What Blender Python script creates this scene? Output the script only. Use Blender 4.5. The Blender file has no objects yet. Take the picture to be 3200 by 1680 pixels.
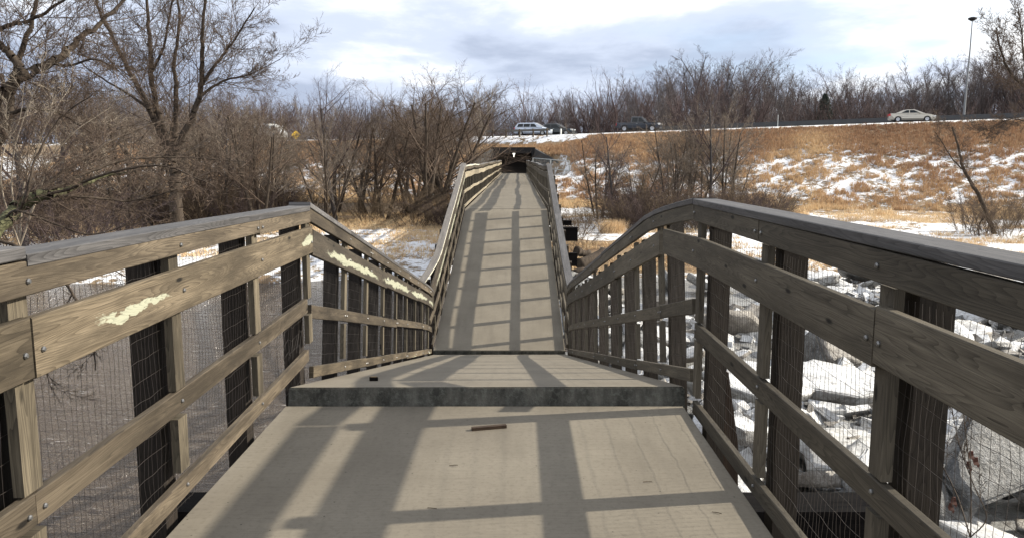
import bpy, bmesh, math, random
import numpy as np
from mathutils import Vector, Matrix
R = math.radians
scene = bpy.context.scene
COL = scene.collection
rng = random.Random(7)
nrg = np.random.default_rng(11)

# ------------------------------------------------------------------ camera
EYE = 1.9; PITCH = R(8.0); FPX = 2464.0
cam_d = bpy.data.cameras.new('camera'); cam = bpy.data.objects.new('camera', cam_d); COL.objects.link(cam)
cam.location = (0, 0, EYE); cam.rotation_euler = (R(90) - PITCH, 0, 0)
cam_d.sensor_width = 36; cam_d.lens = 36 * FPX / 3200; cam_d.clip_start = 0.05; cam_d.clip_end = 5000
scene.camera = cam
def at(px, py, Y):
    """world point seen at photograph pixel (2575 wide) at ground distance Y"""
    a = (px * 1.2427 - 1600) / FPX; b = (840 - py * 1.2427) / FPX
    dy = math.cos(PITCH) + b * math.sin(PITCH); dz = -math.sin(PITCH) + b * math.cos(PITCH)
    return Vector((a / dy * Y, Y, EYE + dz / dy * Y))

# ------------------------------------------------------------------ object helpers
def link(o, parent=None):
    COL.objects.link(o)
    if parent is not None: o.parent = parent
    return o
def tag(o, label=None, cat=None, group=None, kind=None):
    if label: o['label'] = label
    if cat: o['category'] = cat
    if group: o['group'] = group
    if kind: o['kind'] = kind
    return o
def empty(name, loc=(0, 0, 0), rz=0):
    o = bpy.data.objects.new(name, None); o.location = loc; o.rotation_euler = (0, 0, rz); o.empty_display_size = .2
    return link(o)
def shade(me, smooth):
    if len(me.polygons): me.polygons.foreach_set('use_smooth', [smooth] * len(me.polygons))
def copy_tree(o, parent=None):
    c = o.copy(); COL.objects.link(c); c.parent = parent
    for ch in list(o.children): copy_tree(ch, c)
    return c

class MB:
    """collects polygons with uv, builds ONE mesh object"""
    def __init__(s): s.v = []; s.f = []; s.uv = []; s.mi = []
    def poly(s, pts, uvs=None, mi=0):
        n = len(s.v); s.v += [tuple(p) for p in pts]; s.f.append(list(range(n, n + len(pts))))
        s.uv += uvs if uvs else [(p[0], p[1]) for p in pts]; s.mi.append(mi)
    def box(s, x0, x1, y0, y1, z0, z1, M=None, mi=0, mis=None):
        c = [Vector((x, y, z)) for z in (z0, z1) for y in (y0, y1) for x in (x0, x1)]
        if M is not None: c = [M @ p for p in c]
        q = [((0, 2, 3, 1), 0), ((4, 5, 7, 6), 1), ((0, 1, 5, 4), 2), ((2, 6, 7, 3), 3), ((0, 4, 6, 2), 4), ((1, 3, 7, 5), 5)]
        dx, dy, dz = x1 - x0, y1 - y0, z1 - z0
        uvd = {0: ((0, 0), (0, dy), (dx, dy), (dx, 0)), 1: ((0, 0), (dx, 0), (dx, dy), (0, dy)), 2: ((0, 0), (dx, 0), (dx, dz), (0, dz)),
               3: ((0, 0), (0, dz), (dx, dz), (dx, 0)), 4: ((0, 0), (0, dz), (dy, dz), (dy, 0)), 5: ((0, 0), (dy, 0), (dy, dz), (0, dz))}
        for idx, k in q: s.poly([c[i] for i in idx], list(uvd[k]), mis[k] if mis else mi)
    def sweep(s, pts, secs, us=None, lats=None, ups=None, mi=0):
        """pts: centre points; secs: closed section list of (lat,up); lats/ups direction vectors per point"""
        n = len(pts); k = len(secs[0]) if isinstance(secs[0][0], (list, tuple)) else len(secs)
        if not isinstance(secs[0][0], (list, tuple)): secs = [secs] * n
        if us is None:
            us = [0]
            for i in range(1, n): us.append(us[-1] + (pts[i] - pts[i - 1]).length)
        rings = []
        for i in range(n): rings.append([pts[i] + lats[i] * a + ups[i] * b for a, b in secs[i]])
        vv = [0]
        for j in range(k):
            a = secs[0][j]; b = secs[0][(j + 1) % k]; vv.append(vv[-1] + math.hypot(a[0] - b[0], a[1] - b[1]))
        for i in range(n - 1):
            for j in range(k):
                j2 = (j + 1) % k
                s.poly([rings[i][j], rings[i][j2], rings[i + 1][j2], rings[i + 1][j]],
                       [(us[i], vv[j]), (us[i], vv[j + 1]), (us[i + 1], vv[j + 1]), (us[i + 1], vv[j])], mi)
        for i, rv in ((0, False), (n - 1, True)):
            p = rings[i]; uvq = [(us[i] + a * .15, b) for a, b in secs[i]]
            s.poly(p[::-1] if not rv else p, uvq[::-1] if not rv else uvq, mi)
    def build(s, name, mats, parent=None, smooth=False, weld=True):
        me = bpy.data.meshes.new(name); me.from_pydata(s.v, [], s.f)
        uv = me.uv_layers.new(name='UVMap'); uv.data.foreach_set('uv', np.array(s.uv, dtype=np.float32).ravel())
        me.polygons.foreach_set('material_index', s.mi)
        for m in (mats if isinstance(mats, (list, tuple)) else [mats]): me.materials.append(m)
        if weld:
            bm = bmesh.new(); bm.from_mesh(me); bmesh.ops.remove_doubles(bm, verts=bm.verts, dist=1e-5)
            bmesh.ops.recalc_face_normals(bm, faces=bm.faces); bm.to_mesh(me); bm.free()
        shade(me, smooth); me.update()
        return link(bpy.data.objects.new(name, me), parent)

def np_mesh(name, V, F, mat, parent=None, smooth=True, attr=None):
    """V (n,3), F (m,k) with k constant"""
    me = bpy.data.meshes.new(name); V = np.asarray(V, np.float32); F = np.asarray(F, np.int32); m, k = F.shape
    me.vertices.add(len(V)); me.vertices.foreach_set('co', V.ravel())
    me.loops.add(m * k); me.loops.foreach_set('vertex_index', F.ravel())
    me.polygons.add(m); me.polygons.foreach_set('loop_start', np.arange(0, m * k, k, dtype=np.int32))
    me.polygons.foreach_set('loop_total', np.full(m, k, np.int32))
    me.polygons.foreach_set('use_smooth', np.full(m, smooth, bool))
    me.update(calc_edges=True)
    for m_ in (mat if isinstance(mat, (list, tuple)) else [mat]): me.materials.append(m_)
    for an, av in (attr or {}).items():
        a = me.attributes.new(an, 'FLOAT', 'POINT'); a.data.foreach_set('value', np.asarray(av, np.float32))
    return link(bpy.data.objects.new(name, me), parent)

def prisms(segs, k):
    """segs: list of (p0,p1,r0,r1) -> V,F of k-sided open prisms"""
    A = np.array([s[0] for s in segs], float); B = np.array([s[1] for s in segs], float)
    ra = np.array([s[2] for s in segs]); rb = np.array([s[3] for s in segs])
    d = B - A; L = np.linalg.norm(d, axis=1, keepdims=True); d = d / np.maximum(L, 1e-9)
    ref = np.where(np.abs(d[:, 2:3]) > .8, np.array([[1., 0, 0]]), np.array([[0, 0, 1.]]))
    u = np.cross(d, ref); u /= np.linalg.norm(u, axis=1, keepdims=True); w = np.cross(d, u)
    n = len(segs); V = np.zeros((n, 2 * k, 3))
    for j in range(k):
        c, s_ = math.cos(2 * math.pi * j / k), math.sin(2 * math.pi * j / k); o = u * c + w * s_
        V[:, j] = A + o * ra[:, None]; V[:, k + j] = B + o * rb[:, None]
    base = (np.arange(n) * 2 * k)[:, None]; F = []
    for j in range(k):
        j2 = (j + 1) % k; F.append(np.concatenate([base + j, base + j2, base + k + j2, base + k + j], axis=1))
    return V.reshape(-1, 3), np.concatenate(F, axis=0)
def seg_obj(name, groups, mat, parent=None):
    """groups: list of (segs, sides)"""
    Vs, Fs, o = [], [], 0
    for segs, k in groups:
        if not segs: continue
        V, F = prisms(segs, k); Vs.append(V); Fs.append(F + o); o += len(V)
    if not Vs: return None
    return np_mesh(name, np.concatenate(Vs), np.concatenate(Fs), mat, parent)

# ------------------------------------------------------------------ numpy noise
def _hash(ix, iy, seed):
    v = np.sin(ix * 127.1 + iy * 311.7 + seed * 74.7) * 43758.5453
    return v - np.floor(v)
def vnoise(x, y, seed=0):
    x = np.asarray(x, float); y = np.asarray(y, float)
    ix, iy = np.floor(x), np.floor(y); fx, fy = x - ix, y - iy
    fx = fx * fx * (3 - 2 * fx); fy = fy * fy * (3 - 2 * fy)
    a = _hash(ix, iy, seed); b = _hash(ix + 1, iy, seed); c = _hash(ix, iy + 1, seed); d = _hash(ix + 1, iy + 1, seed)
    return (a * (1 - fx) + b * fx) * (1 - fy) + (c * (1 - fx) + d * fx) * fy
def fbm(x, y, seed=0, o=4):
    s = 0; a = .5; t = 0
    for i in range(o):
        s = s + a * vnoise(x * 2 ** i, y * 2 ** i, seed + i * 3); t += a; a *= .5
    return s / t

# ------------------------------------------------------------------ materials
class NT:
    def __init__(s, name):
        s.m = bpy.data.materials.new(name); s.m.use_nodes = True; s.t = s.m.node_tree; s.t.nodes.clear()
        s.out = s.n('ShaderNodeOutputMaterial'); s.b = s.n('ShaderNodeBsdfPrincipled'); s.l(s.b.outputs[0], s.out.inputs[0])
    def n(s, t, **kw):
        x = s.t.nodes.new(t)
        for k, v in kw.items(): setattr(x, k, v)
        return x
    def l(s, a, b): s.t.links.new(a, b)
    def put(s, sock, v):
        if hasattr(v, 'is_linked') or hasattr(v, 'links'): s.l(v, sock)
        else: sock.default_value = v
    def math(s, op, a, b=0.0, clamp=False):
        x = s.n('ShaderNodeMath', operation=op); x.use_clamp = clamp; s.put(x.inputs[0], a); s.put(x.inputs[1], b); return x.outputs[0]
    def noise(s, vec, scale, detail=4, rough=.55, dist=0.0):
        x = s.n('ShaderNodeTexNoise'); s.l(vec, x.inputs['Vector']); x.inputs['Scale'].default_value = scale
        x.inputs['Detail'].default_value = detail; x.inputs['Roughness'].default_value = rough; x.inputs['Distortion'].default_value = dist
        return x.outputs['Fac']
    def voro(s, vec, scale, feature='F1'):
        x = s.n('ShaderNodeTexVoronoi', feature=feature); s.l(vec, x.inputs['Vector']); x.inputs['Scale'].default_value = scale
        return x.outputs['Distance']
    def ramp(s, fac, stops, interp='LINEAR'):
        x = s.n('ShaderNodeValToRGB'); s.l(fac, x.inputs[0]); e = x.color_ramp.elements; x.color_ramp.interpolation = interp
        while len(e) > 1: e.remove(e[-1])
        e[0].position = stops[0][0]; e[0].color = c4(stops[0][1])
        for p, c in stops[1:]:
            y = e.new(p); y.color = c4(c)
        return x.outputs[0]
    def mix(s, fac, a, b, mode='MIX'):
        x = s.n('ShaderNodeMix', data_type='RGBA', blend_type=mode); s.put(x.inputs[0], fac)
        s.put(x.inputs[6], a if hasattr(a, 'links') else c4(a)); s.put(x.inputs[7], b if hasattr(b, 'links') else c4(b)); return x.outputs[2]
    def mapping(s, vec, sc=(1, 1, 1), loc=(0, 0, 0)):
        x = s.n('ShaderNodeMapping'); s.l(vec, x.inputs[0]); x.inputs['Scale'].default_value = sc; x.inputs['Location'].default_value = loc; return x.outputs[0]
    def coord(s, k): return s.n('ShaderNodeTexCoord').outputs[k]
    def bump(s, h, strength=.3, dist=.02):
        x = s.n('ShaderNodeBump'); s.l(h, x.inputs['Height']); x.inputs['Strength'].default_value = strength; x.inputs['Distance'].default_value = dist
        s.l(x.outputs[0], s.b.inputs['Normal'])
    def fin(s, col=None, rough=.8, metal=0, spec=None):
        if col is not None: s.put(s.b.inputs['Base Color'], col if hasattr(col, 'links') else c4(col))
        s.put(s.b.inputs['Roughness'], rough); s.b.inputs['Metallic'].default_value = metal
        if spec is not None: s.b.inputs['Specular IOR Level'].default_value = spec
        return s.m
def c4(c):
    if isinstance(c, (int, float)): return (c, c, c, 1)
    return tuple(c) + (1,) if len(c) == 3 else tuple(c)

def wood(name, dark, mid, light, grain=1.0, knots=True, patches=(), stain=.5, rough=.78, bump=.35):
    t = NT(name); uv = t.coord('UV'); oi = t.n('ShaderNodeObjectInfo')
    off = t.n('ShaderNodeCombineXYZ'); r37 = t.math('MULTIPLY', oi.outputs['Random'], 37.0); r91 = t.math('MULTIPLY', oi.outputs['Random'], 91.0)
    t.l(r37, off.inputs[0]); t.l(r91, off.inputs[1]); t.l(r37, off.inputs[2])
    add = t.n('ShaderNodeVectorMath', operation='ADD'); t.l(uv, add.inputs[0]); t.l(off.outputs[0], add.inputs[1]); v = add.outputs[0]
    g1 = t.noise(t.mapping(v, (2.2, 130, 1)), 1.5, 5, .75, .15); g2 = t.noise(t.mapping(v, (.7, 16, 1)), 1.6, 4, .6)            # fine fibres
    warp = t.noise(t.mapping(v, (.55, 6.5, 1)), 1.2, 2, .4)
    rings = t.math('FRACT', t.math('MULTIPLY', warp, 34.0 * grain))         # cathedral rings
    rings = t.math('POWER', rings, 2.2)
    g = t.math('ADD', t.math('ADD', t.math('MULTIPLY', g1, .6), t.math('MULTIPLY', g2, .5)), t.math('MULTIPLY', t.math('SUBTRACT', rings, .45), -.20))
    col = t.ramp(g, [(.30, dark), (.52, mid), (.82, light)])
    big = t.noise(t.mapping(v, (1.0, 5, 1)), 1.4, 5, .65)
    col = t.mix(t.math('MULTIPLY', t.ramp(big, [(.40, (0, 0, 0)), (.64, (1, 1, 1))]), stain), col, tuple(c * .42 for c in mid))
    tone = t.math('ADD', .7, t.math('MULTIPLY', oi.outputs['Random'], .6))
    cm = t.n('ShaderNodeCombineXYZ'); [t.l(tone, cm.inputs[i]) for i in range(3)]
    col = t.mix(1.0, col, cm.outputs[0], 'MULTIPLY')
    if knots:
        k = t.voro(t.mapping(v, (2.0, 6.5, 1)), 1.0)
        kf = t.ramp(k, [(.05, (1, 1, 1)), (.1, (0, 0, 0))])
        col = t.mix(kf, col, tuple(c * .3 for c in dark))
    for (u0, a, v0, b, pc) in patches:
        sp = t.n('ShaderNodeSeparateXYZ'); t.l(uv, sp.inputs[0])
        du = t.math('POWER', t.math('ABSOLUTE', t.math('DIVIDE', t.math('SUBTRACT', sp.outputs[0], u0), a)), 2.0)
        wv = t.noise(t.mapping(uv, (2.6, 6, 1)), 1.5, 4, .6)
        dv = t.math('POWER', t.math('ABSOLUTE', t.math('DIVIDE', t.math('ADD', t.math('SUBTRACT', sp.outputs[1], v0), t.math('MULTIPLY', t.math('SUBTRACT', wv, .5), .16)), b)), 2.0)
        jag = t.noise(t.mapping(uv, (7, 110, 1)), 1.0, 5, .75)
        s_ = t.math('ADD', t.math('ADD', du, dv), t.math('MULTIPLY', t.math('SUBTRACT', jag, .5), 1.5))
        f = t.ramp(s_, [(.72, (1, 1, 1)), (1.0, (0, 0, 0))])
        pcol = t.mix(t.ramp(g, [(.3, (0, 0, 0)), (.6, (1, 1, 1))]), tuple(c * .4 for c in pc), pc)
        col = t.mix(f, col, pcol)
    t.bump(g, bump, .006)
    return t.fin(col, rough, spec=.25)

M = {}
M['rail'] = wood('weathered rail wood', (.024, .018, .012), (.075, .059, .041), (.17, .138, .098), stain=.85)
M['rail_shade'] = wood('shade toned grey brown rail wood', (.028, .023, .017), (.075, .064, .048), (.15, .13, .098), stain=.5)  # copy of the rail wood, shade of the right railings toned into its colour
SPL = (.34, .345, .26)
M['rail_a'] = wood('wide board with splinters', (.025, .019, .012), (.084, .066, .044), (.19, .154, .107), stain=.85, patches=[(8.5, .36, .105, .017, SPL), (11.52, .22, .10, .045, SPL)])
M['rail_b'] = wood('wide board scraped', (.02, .017, .012), (.056, .046, .034), (.125, .104, .078), patches=[(2.5, 1.5, .13, .045, SPL), (5.9, 1.5, .115, .05, SPL), (9.0, 1.5, .11, .045, SPL), (11.6, .8, .12, .04, SPL)])
M['cap'] = wood('grey cap wood', (.028, .026, .026), (.08, .077, .078), (.165, .158, .155), stain=.5, rough=.6, knots=False)
M['cap_c'] = wood('cap with pale edge', (.05, .044, .04), (.13, .12, .112), (.24, .22, .2), stain=.3, patches=[(6.0, 6.0, .02, .035, (.72, .7, .58))], knots=False)
M['post'] = wood('dark treated post', (.008, .0065, .005), (.018, .014, .011), (.04, .031, .024), knots=False, stain=.6)
M['post_r'] = wood('brown post', (.014, .011, .008), (.036, .028, .021), (.075, .06, .044), knots=False, stain=.4)
M['spacer'] = wood('pale spacer wood', (.026, .021, .015), (.085, .071, .05), (.2, .168, .118), stain=.85)
M['rail_sunlit'] = wood('pale sunlit far boards', (.06, .05, .035), (.22, .185, .13), (.42, .37, .28), stain=.4)  # far left boards, sunlight put into a paler wood colour
M['fresh'] = wood('broken fresh wood', (.16, .1, .05), (.38, .27, .15), (.55, .42, .26), knots=False, stain=.1)
M['creosote'] = wood('black timber', (.003, .003, .003), (.007, .006, .006), (.018, .015, .014), knots=False, bump=.6)
M['creosote'].node_tree.nodes['Principled BSDF'].inputs['Specular IOR Level'].default_value = .06
M['stick'] = wood('dark brown stick', (.018, .011, .008), (.045, .028, .018), (.09, .06, .04), knots=False)

def concrete(name, a, b, speck=.4, stains=.42):
    t = NT(name); o = t.coord('Object')
    n1 = t.noise(o, .8, 5, .6); n2 = t.noise(o, 30, 4, .7); n3 = t.noise(t.mapping(o, (1.5, 55, 5)), 2, 3, .6); n4 = t.noise(t.mapping(o, (2.5, .35, 1)), 1.6, 4, .6)
    col = t.mix(t.ramp(n1, [(.35, (0, 0, 0)), (.7, (1, 1, 1))]), a, b)
    col = t.mix(t.math('MULTIPLY', t.ramp(n2, [(.5, (0, 0, 0)), (.72, (1, 1, 1))]), speck), col, tuple(c * .45 for c in a))
    col = t.mix(t.math('MULTIPLY', t.ramp(n3, [(.45, (0, 0, 0)), (.65, (1, 1, 1))]), .22), col, tuple(c * .6 for c in a))
    col = t.mix(t.math('MULTIPLY', t.ramp(n4, [(.5, (0, 0, 0)), (.72, (1, 1, 1))]), stains), col, tuple(c * .5 for c in b))
    vo = t.voro(o, 9.0); col = t.mix(t.ramp(vo, [(.035, (1, 1, 1)), (.06, (0, 0, 0))]), col, tuple(c * .35 for c in a))
    t.bump(t.math('ADD', t.math('MULTIPLY', n2, .5), n3), .25, .004)
    return t.fin(col, .85, spec=.3)
M['deck'] = concrete('deck concrete', (.165, .144, .112), (.222, .197, .155))
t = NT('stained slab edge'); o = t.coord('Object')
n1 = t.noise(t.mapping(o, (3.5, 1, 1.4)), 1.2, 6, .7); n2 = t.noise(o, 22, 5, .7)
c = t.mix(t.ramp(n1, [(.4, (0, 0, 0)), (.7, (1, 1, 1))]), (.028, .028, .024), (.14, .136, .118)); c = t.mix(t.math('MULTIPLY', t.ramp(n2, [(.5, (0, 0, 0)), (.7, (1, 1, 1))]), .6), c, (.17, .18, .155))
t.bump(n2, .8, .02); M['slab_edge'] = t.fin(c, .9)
def plain(name, col, rough=.6, metal=0, nscale=8, var=.25, bump=0, spec=None):
    t = NT(name); o = t.coord('Object'); n = t.noise(o, nscale, 4, .6)
    c = t.mix(n, tuple(x * (1 - var) for x in col), tuple(min(1, x * (1 + var)) for x in col))
    if bump: t.bump(n, bump, .02)
    return t.fin(c, rough, metal, spec)
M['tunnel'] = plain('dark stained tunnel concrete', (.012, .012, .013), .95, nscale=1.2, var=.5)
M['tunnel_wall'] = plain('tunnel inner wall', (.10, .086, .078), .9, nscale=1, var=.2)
M['wing'] = plain('wing wall concrete', (.05, .05, .05), .9, nscale=1.5, var=.4)
M['steel'] = plain('galvanised steel', (.45, .48, .48), .45, .6, var=.1)
M['wire'] = plain('rusty galvanised wire', (.04, .032, .027), .6, .1, nscale=40, var=.5)
M['bolt'] = plain('zinc bolt', (.2, .2, .2), .4, .8)
M['asphalt'] = plain('pale asphalt', (.16, .155, .15), .9, nscale=2)
M['barrier'] = plain('grimy barrier', (.068, .07, .074), .9, nscale=1.2, var=.25)
M['white'] = plain('white enamel', (.75, .75, .72), .5)
M['rubber'] = plain('tyre rubber', (.015, .015, .016), .8)
M['rim'] = plain('alloy', (.55, .56, .57), .3, .7, var=.08)
M['glass'] = plain('tinted car glass', (.01, .014, .018), .12, spec=.3, var=.1)
M['grass'] = None
def bark(name, a, b, rough=.9):
    t = NT(name); o = t.coord('Object'); n = t.noise(t.mapping(o, (9, 9, 2)), 1.5, 5, .7)
    return t.fin(t.mix(t.ramp(n, [(.3, (0, 0, 0)), (.7, (1, 1, 1))]), a, b), rough, spec=.2)
M['bark'] = bark('brown bark', (.02, .015, .012), (.085, .066, .05))
M['twig'] = bark('reddish twigs', (.045, .031, .023), (.155, .115, .088))
M['twig_tan'] = bark('tan twigs', (.08, .063, .05), (.25, .205, .165))
M['twig_grey'] = bark('pale grey twigs', (.16, .13, .10), (.4, .34, .27))
M['bark_far'] = bark('far grey bark', (.035, .031, .03), (.085, .076, .075))
M['twig_far'] = bark('far grey twigs', (.07, .06, .06), (.165, .143, .142))
M['twig_farred'] = bark('far maroon twigs', (.07, .05, .049), (.165, .12, .115))
M['bark_pale'] = bark('pale bark', (.18, .155, .13), (.42, .38, .33))
M['moss'] = bark('mossy bark', (.035, .028, .02), (.13, .135, .07))
M['shrub'] = bark('purple brown shrub stems', (.032, .023, .023), (.115, .085, .082))
M['thicket'] = bark('dead thicket stems', (.05, .036, .024), (.175, .13, .088))

# terrain
t = NT('snowy winter ground'); g = t.n('ShaderNodeNewGeometry').outputs['Position']
sa = t.n('ShaderNodeAttribute', attribute_name='snow').outputs['Fac']; da = t.n('ShaderNodeAttribute', attribute_name='dirt').outputs['Fac']
n1 = t.noise(t.mapping(g, (1, 1, 1)), .35, 5, .6); n2 = t.noise(t.mapping(g, (.9, 1, 1)), 1.7, 7, .78); n3 = t.noise(g, 14, 3, .6)
soil = t.mix(t.ramp(n1, [(.3, (0, 0, 0)), (.7, (1, 1, 1))]), (.17, .12, .075), (.36, .28, .18))
soil = t.mix(t.math('MULTIPLY', t.ramp(n2, [(.35, (0, 0, 0)), (.65, (1, 1, 1))]), .6), soil, (.17, .10, .055))
soil = t.mix(da, soil, (.045, .032, .022))
sm = t.math('ADD', t.math('MULTIPLY', n1, .3), t.math('MULTIPLY', n2, .7)); sm = t.math('ADD', sm, t.math('SUBTRACT', sa, .5))
snowf = t.ramp(sm, [(.50, (0, 0, 0)), (.54, (1, 1, 1))])
snow = t.mix(n3, (.68, .69, .71), (.84, .85, .87))
t.bump(t.math('ADD', n2, t.math('MULTIPLY', snowf, .5)), .6, .12)
M['ground'] = t.fin(t.mix(snowf, soil, snow), .9, spec=.2)

t = NT('dry grass blades'); v = t.n('ShaderNodeAttribute', attribute_name='tone').outputs['Fac']
M['grass'] = t.fin(t.ramp(v, [(0, (.24, .135, .08)), (.25, (.36, .22, .13)), (.5, (.50, .335, .195)), (.75, (.66, .49, .29)), (1, (.78, .63, .41))]), .85, spec=.2)

t = NT('muddy river water'); g = t.n('ShaderNodeNewGeometry').outputs['Position']
n1 = t.noise(t.mapping(g, (.4, 1.9, 1)), 1.3, 4, .55, .6); n2 = t.noise(t.mapping(g, (1.2, 3.2, 1)), 3.0, 5, .65, .4); n3 = t.noise(t.mapping(g, (.12, .3, 1)), 1.2, 3, .5)
c = t.mix(n3, (.085, .066, .052), (.135, .108, .088))
fo = t.math('MULTIPLY', t.ramp(n2, [(.57, (0, 0, 0)), (.64, (1, 1, 1))]), t.ramp(n1, [(.48, (0, 0, 0)), (.7, (1, 1, 1))]))
c = t.mix(fo, c, (.45, .43, .42))
t.bump(t.math('ADD', n1, t.math('MULTIPLY', n2, .5)), 1.0, .9)
M['water'] = t.fin(c, .15, spec=.5)

def ice(name, a, b, dirt, df=.5, sc=1.0):
    t = NT(name); o = t.n('ShaderNodeNewGeometry').outputs['Position']
    n1 = t.noise(o, .9 * sc, 6, .65, .3); n2 = t.noise(o, 6 * sc, 6, .7); n3 = t.noise(t.mapping(o, (1, 1, 5)), 5 * sc, 4, .6)
    c = t.mix(t.ramp(n1, [(.35, (0, 0, 0)), (.62, (1, 1, 1))]), a, b)
    c = t.mix(t.math('MULTIPLY', t.ramp(n2, [(.5, (0, 0, 0)), (.66, (1, 1, 1))]), df), c, dirt)
    c = t.mix(t.math('MULTIPLY', t.ramp(n3, [(.56, (0, 0, 0)), (.68, (1, 1, 1))]), .4), c, (.12, .1, .085))
    t.bump(t.math('ADD', n2, t.math('MULTIPLY', n1, 2)), .8, .12)
    return t.fin(c, .45, spec=.5)
M['ice_white'] = ice('snowy ice', (.5, .505, .51), (.8, .81, .82), (.25, .225, .195), .6)
M['ice_grey'] = ice('grey river ice', (.15, .145, .135), (.36, .365, .36), (.10, .085, .07), .75, 1.6)
M['ice_dark'] = ice('dark broken ice', (.03, .03, .03), (.15, .152, .15), (.38, .385, .39), .5, 2.5)
M['ice_mud'] = ice('muddy ice', (.13, .112, .09), (.38, .355, .32), (.075, .06, .045), .75)

# ------------------------------------------------------------------ world
w = bpy.data.worlds.new('World'); scene.world = w; w.use_nodes = True; T = w.node_tree; T.nodes.clear()
SUN_EL, SUN_AZ = R(28.6), R(81.5)      # azimuth from +Y towards +X
out = T.nodes.new('ShaderNodeOutputWorld'); bg = T.nodes.new('ShaderNodeBackground'); sky = T.nodes.new('ShaderNodeTexSky')
sky.sky_type = 'NISHITA'; sky.sun_disc = False; sky.sun_elevation = SUN_EL; sky.sun_rotation = SUN_AZ; sky.air_density = 1.0; sky.dust_density = .6
tc = T.nodes.new('ShaderNodeTexCoord')
def wn(tp, **k):
    x = T.nodes.new(tp)
    for a, b in k.items(): setattr(x, a, b)
    return x
def wmath(op, a, b):
    x = wn('ShaderNodeMath', operation=op)
    for i, q in enumerate((a, b)):
        if hasattr(q, 'links'): T.links.new(q, x.inputs[i])
        else: x.inputs[i].default_value = q
    return x.outputs[0]
sep = wn('ShaderNodeSeparateXYZ'); T.links.new(tc.outputs['Generated'], sep.inputs[0])
# flat cloud layer: project the direction on a plane overhead
zz = wmath('ADD', wmath('MAXIMUM', sep.outputs[2], 0.0), .16)
cx = wn('ShaderNodeCombineXYZ'); T.links.new(wmath('DIVIDE', sep.outputs[0], zz), cx.inputs[0]); T.links.new(wmath('DIVIDE', sep.outputs[1], zz), cx.inputs[1])
def wnoise(scale, det, rough, loc):
    mp = wn('ShaderNodeMapping'); T.links.new(cx.outputs[0], mp.inputs[0]); mp.inputs['Location'].default_value = loc
    x = wn('ShaderNodeTexNoise'); T.links.new(mp.outputs[0], x.inputs[0]); x.inputs['Scale'].default_value = scale; x.inputs['Detail'].default_value = det
    x.inputs['Roughness'].default_value = rough; x.inputs['Distortion'].default_value = .2; return x.outputs['Fac']
def wramp(f, stops):
    x = wn('ShaderNodeValToRGB'); T.links.new(f, x.inputs[0]); e = x.color_ramp.elements
    e[0].position, e[0].color = stops[0][0], c4(stops[0][1]); e[1].position, e[1].color = stops[1][0], c4(stops[1][1])
    for p, c in stops[2:]:
        y = e.new(p); y.color = c4(c)
    x.color_ramp.interpolation = 'EASE'; return x.outputs[0]
CLOUD = (1.3, .4, 0); CL2 = (1.0, 5.5, 0)
n_a = wnoise(.42, 6, .52, CLOUD); n_b = wnoise(.85, 7, .55, CL2)
mask = wramp(n_a, [(.24, 0.0), (.42, 1.0)])
fb = wmath('ADD', n_b, wmath('ADD', wmath('MULTIPLY', sep.outputs[0], .24), wmath('MULTIPLY', wmath('SUBTRACT', sep.outputs[2], .09), 1.5)))
ccol = wramp(fb, [(.42, (2.6, 3.0, 3.85)), (.56, (3.8, 4.25, 5.15)), (.72, (7.2, 7.25, 7.3))])
mx = wn('ShaderNodeMix', data_type='RGBA'); T.links.new(mask, mx.inputs[0])
pale = wn('ShaderNodeMix', data_type='RGBA'); pale.inputs[0].default_value = .75; T.links.new(sky.outputs[0], pale.inputs[6]); pale.inputs[7].default_value = (3.6, 4.5, 5.9, 1)
# overhead and behind the sky is clearer
T.links.new(sky.outputs[0], mx.inputs[6]) if False else T.links.new(pale.outputs[2], mx.inputs[6]); T.links.new(ccol, mx.inputs[7])
clear = wramp(sep.outputs[2], [(.45, 0.0), (.9, .6)])
mx2 = wn('ShaderNodeMix', data_type='RGBA'); T.links.new(clear, mx2.inputs[0]); T.links.new(mx.outputs[2], mx2.inputs[6]); T.links.new(sky.outputs[0], mx2.inputs[7])
T.links.new(mx2.outputs[2], bg.inputs[0]); bg.inputs[1].default_value = .112; T.links.new(bg.outputs[0], out.inputs[0])
sd = bpy.data.lights.new('sun', 'SUN'); so = bpy.data.objects.new('sun', sd); COL.objects.link(so); sd.energy = 4.4; sd.angle = R(.7); sd.color = (1, .92, .78)
sv = Vector((math.cos(SUN_EL) * math.sin(SUN_AZ), math.cos(SUN_EL) * math.cos(SUN_AZ), math.sin(SUN_EL)))
so.rotation_euler = sv.to_track_quat('Z', 'Y').to_euler()
scene.view_settings.view_transform = 'Standard'; scene.view_settings.look = 'None'; scene.view_settings.exposure = .84; scene.view_settings.gamma = 1
scene.cycles.max_bounces = 6; scene.cycles.diffuse_bounces = 3; scene.cycles.transparent_max_bounces = 8

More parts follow.
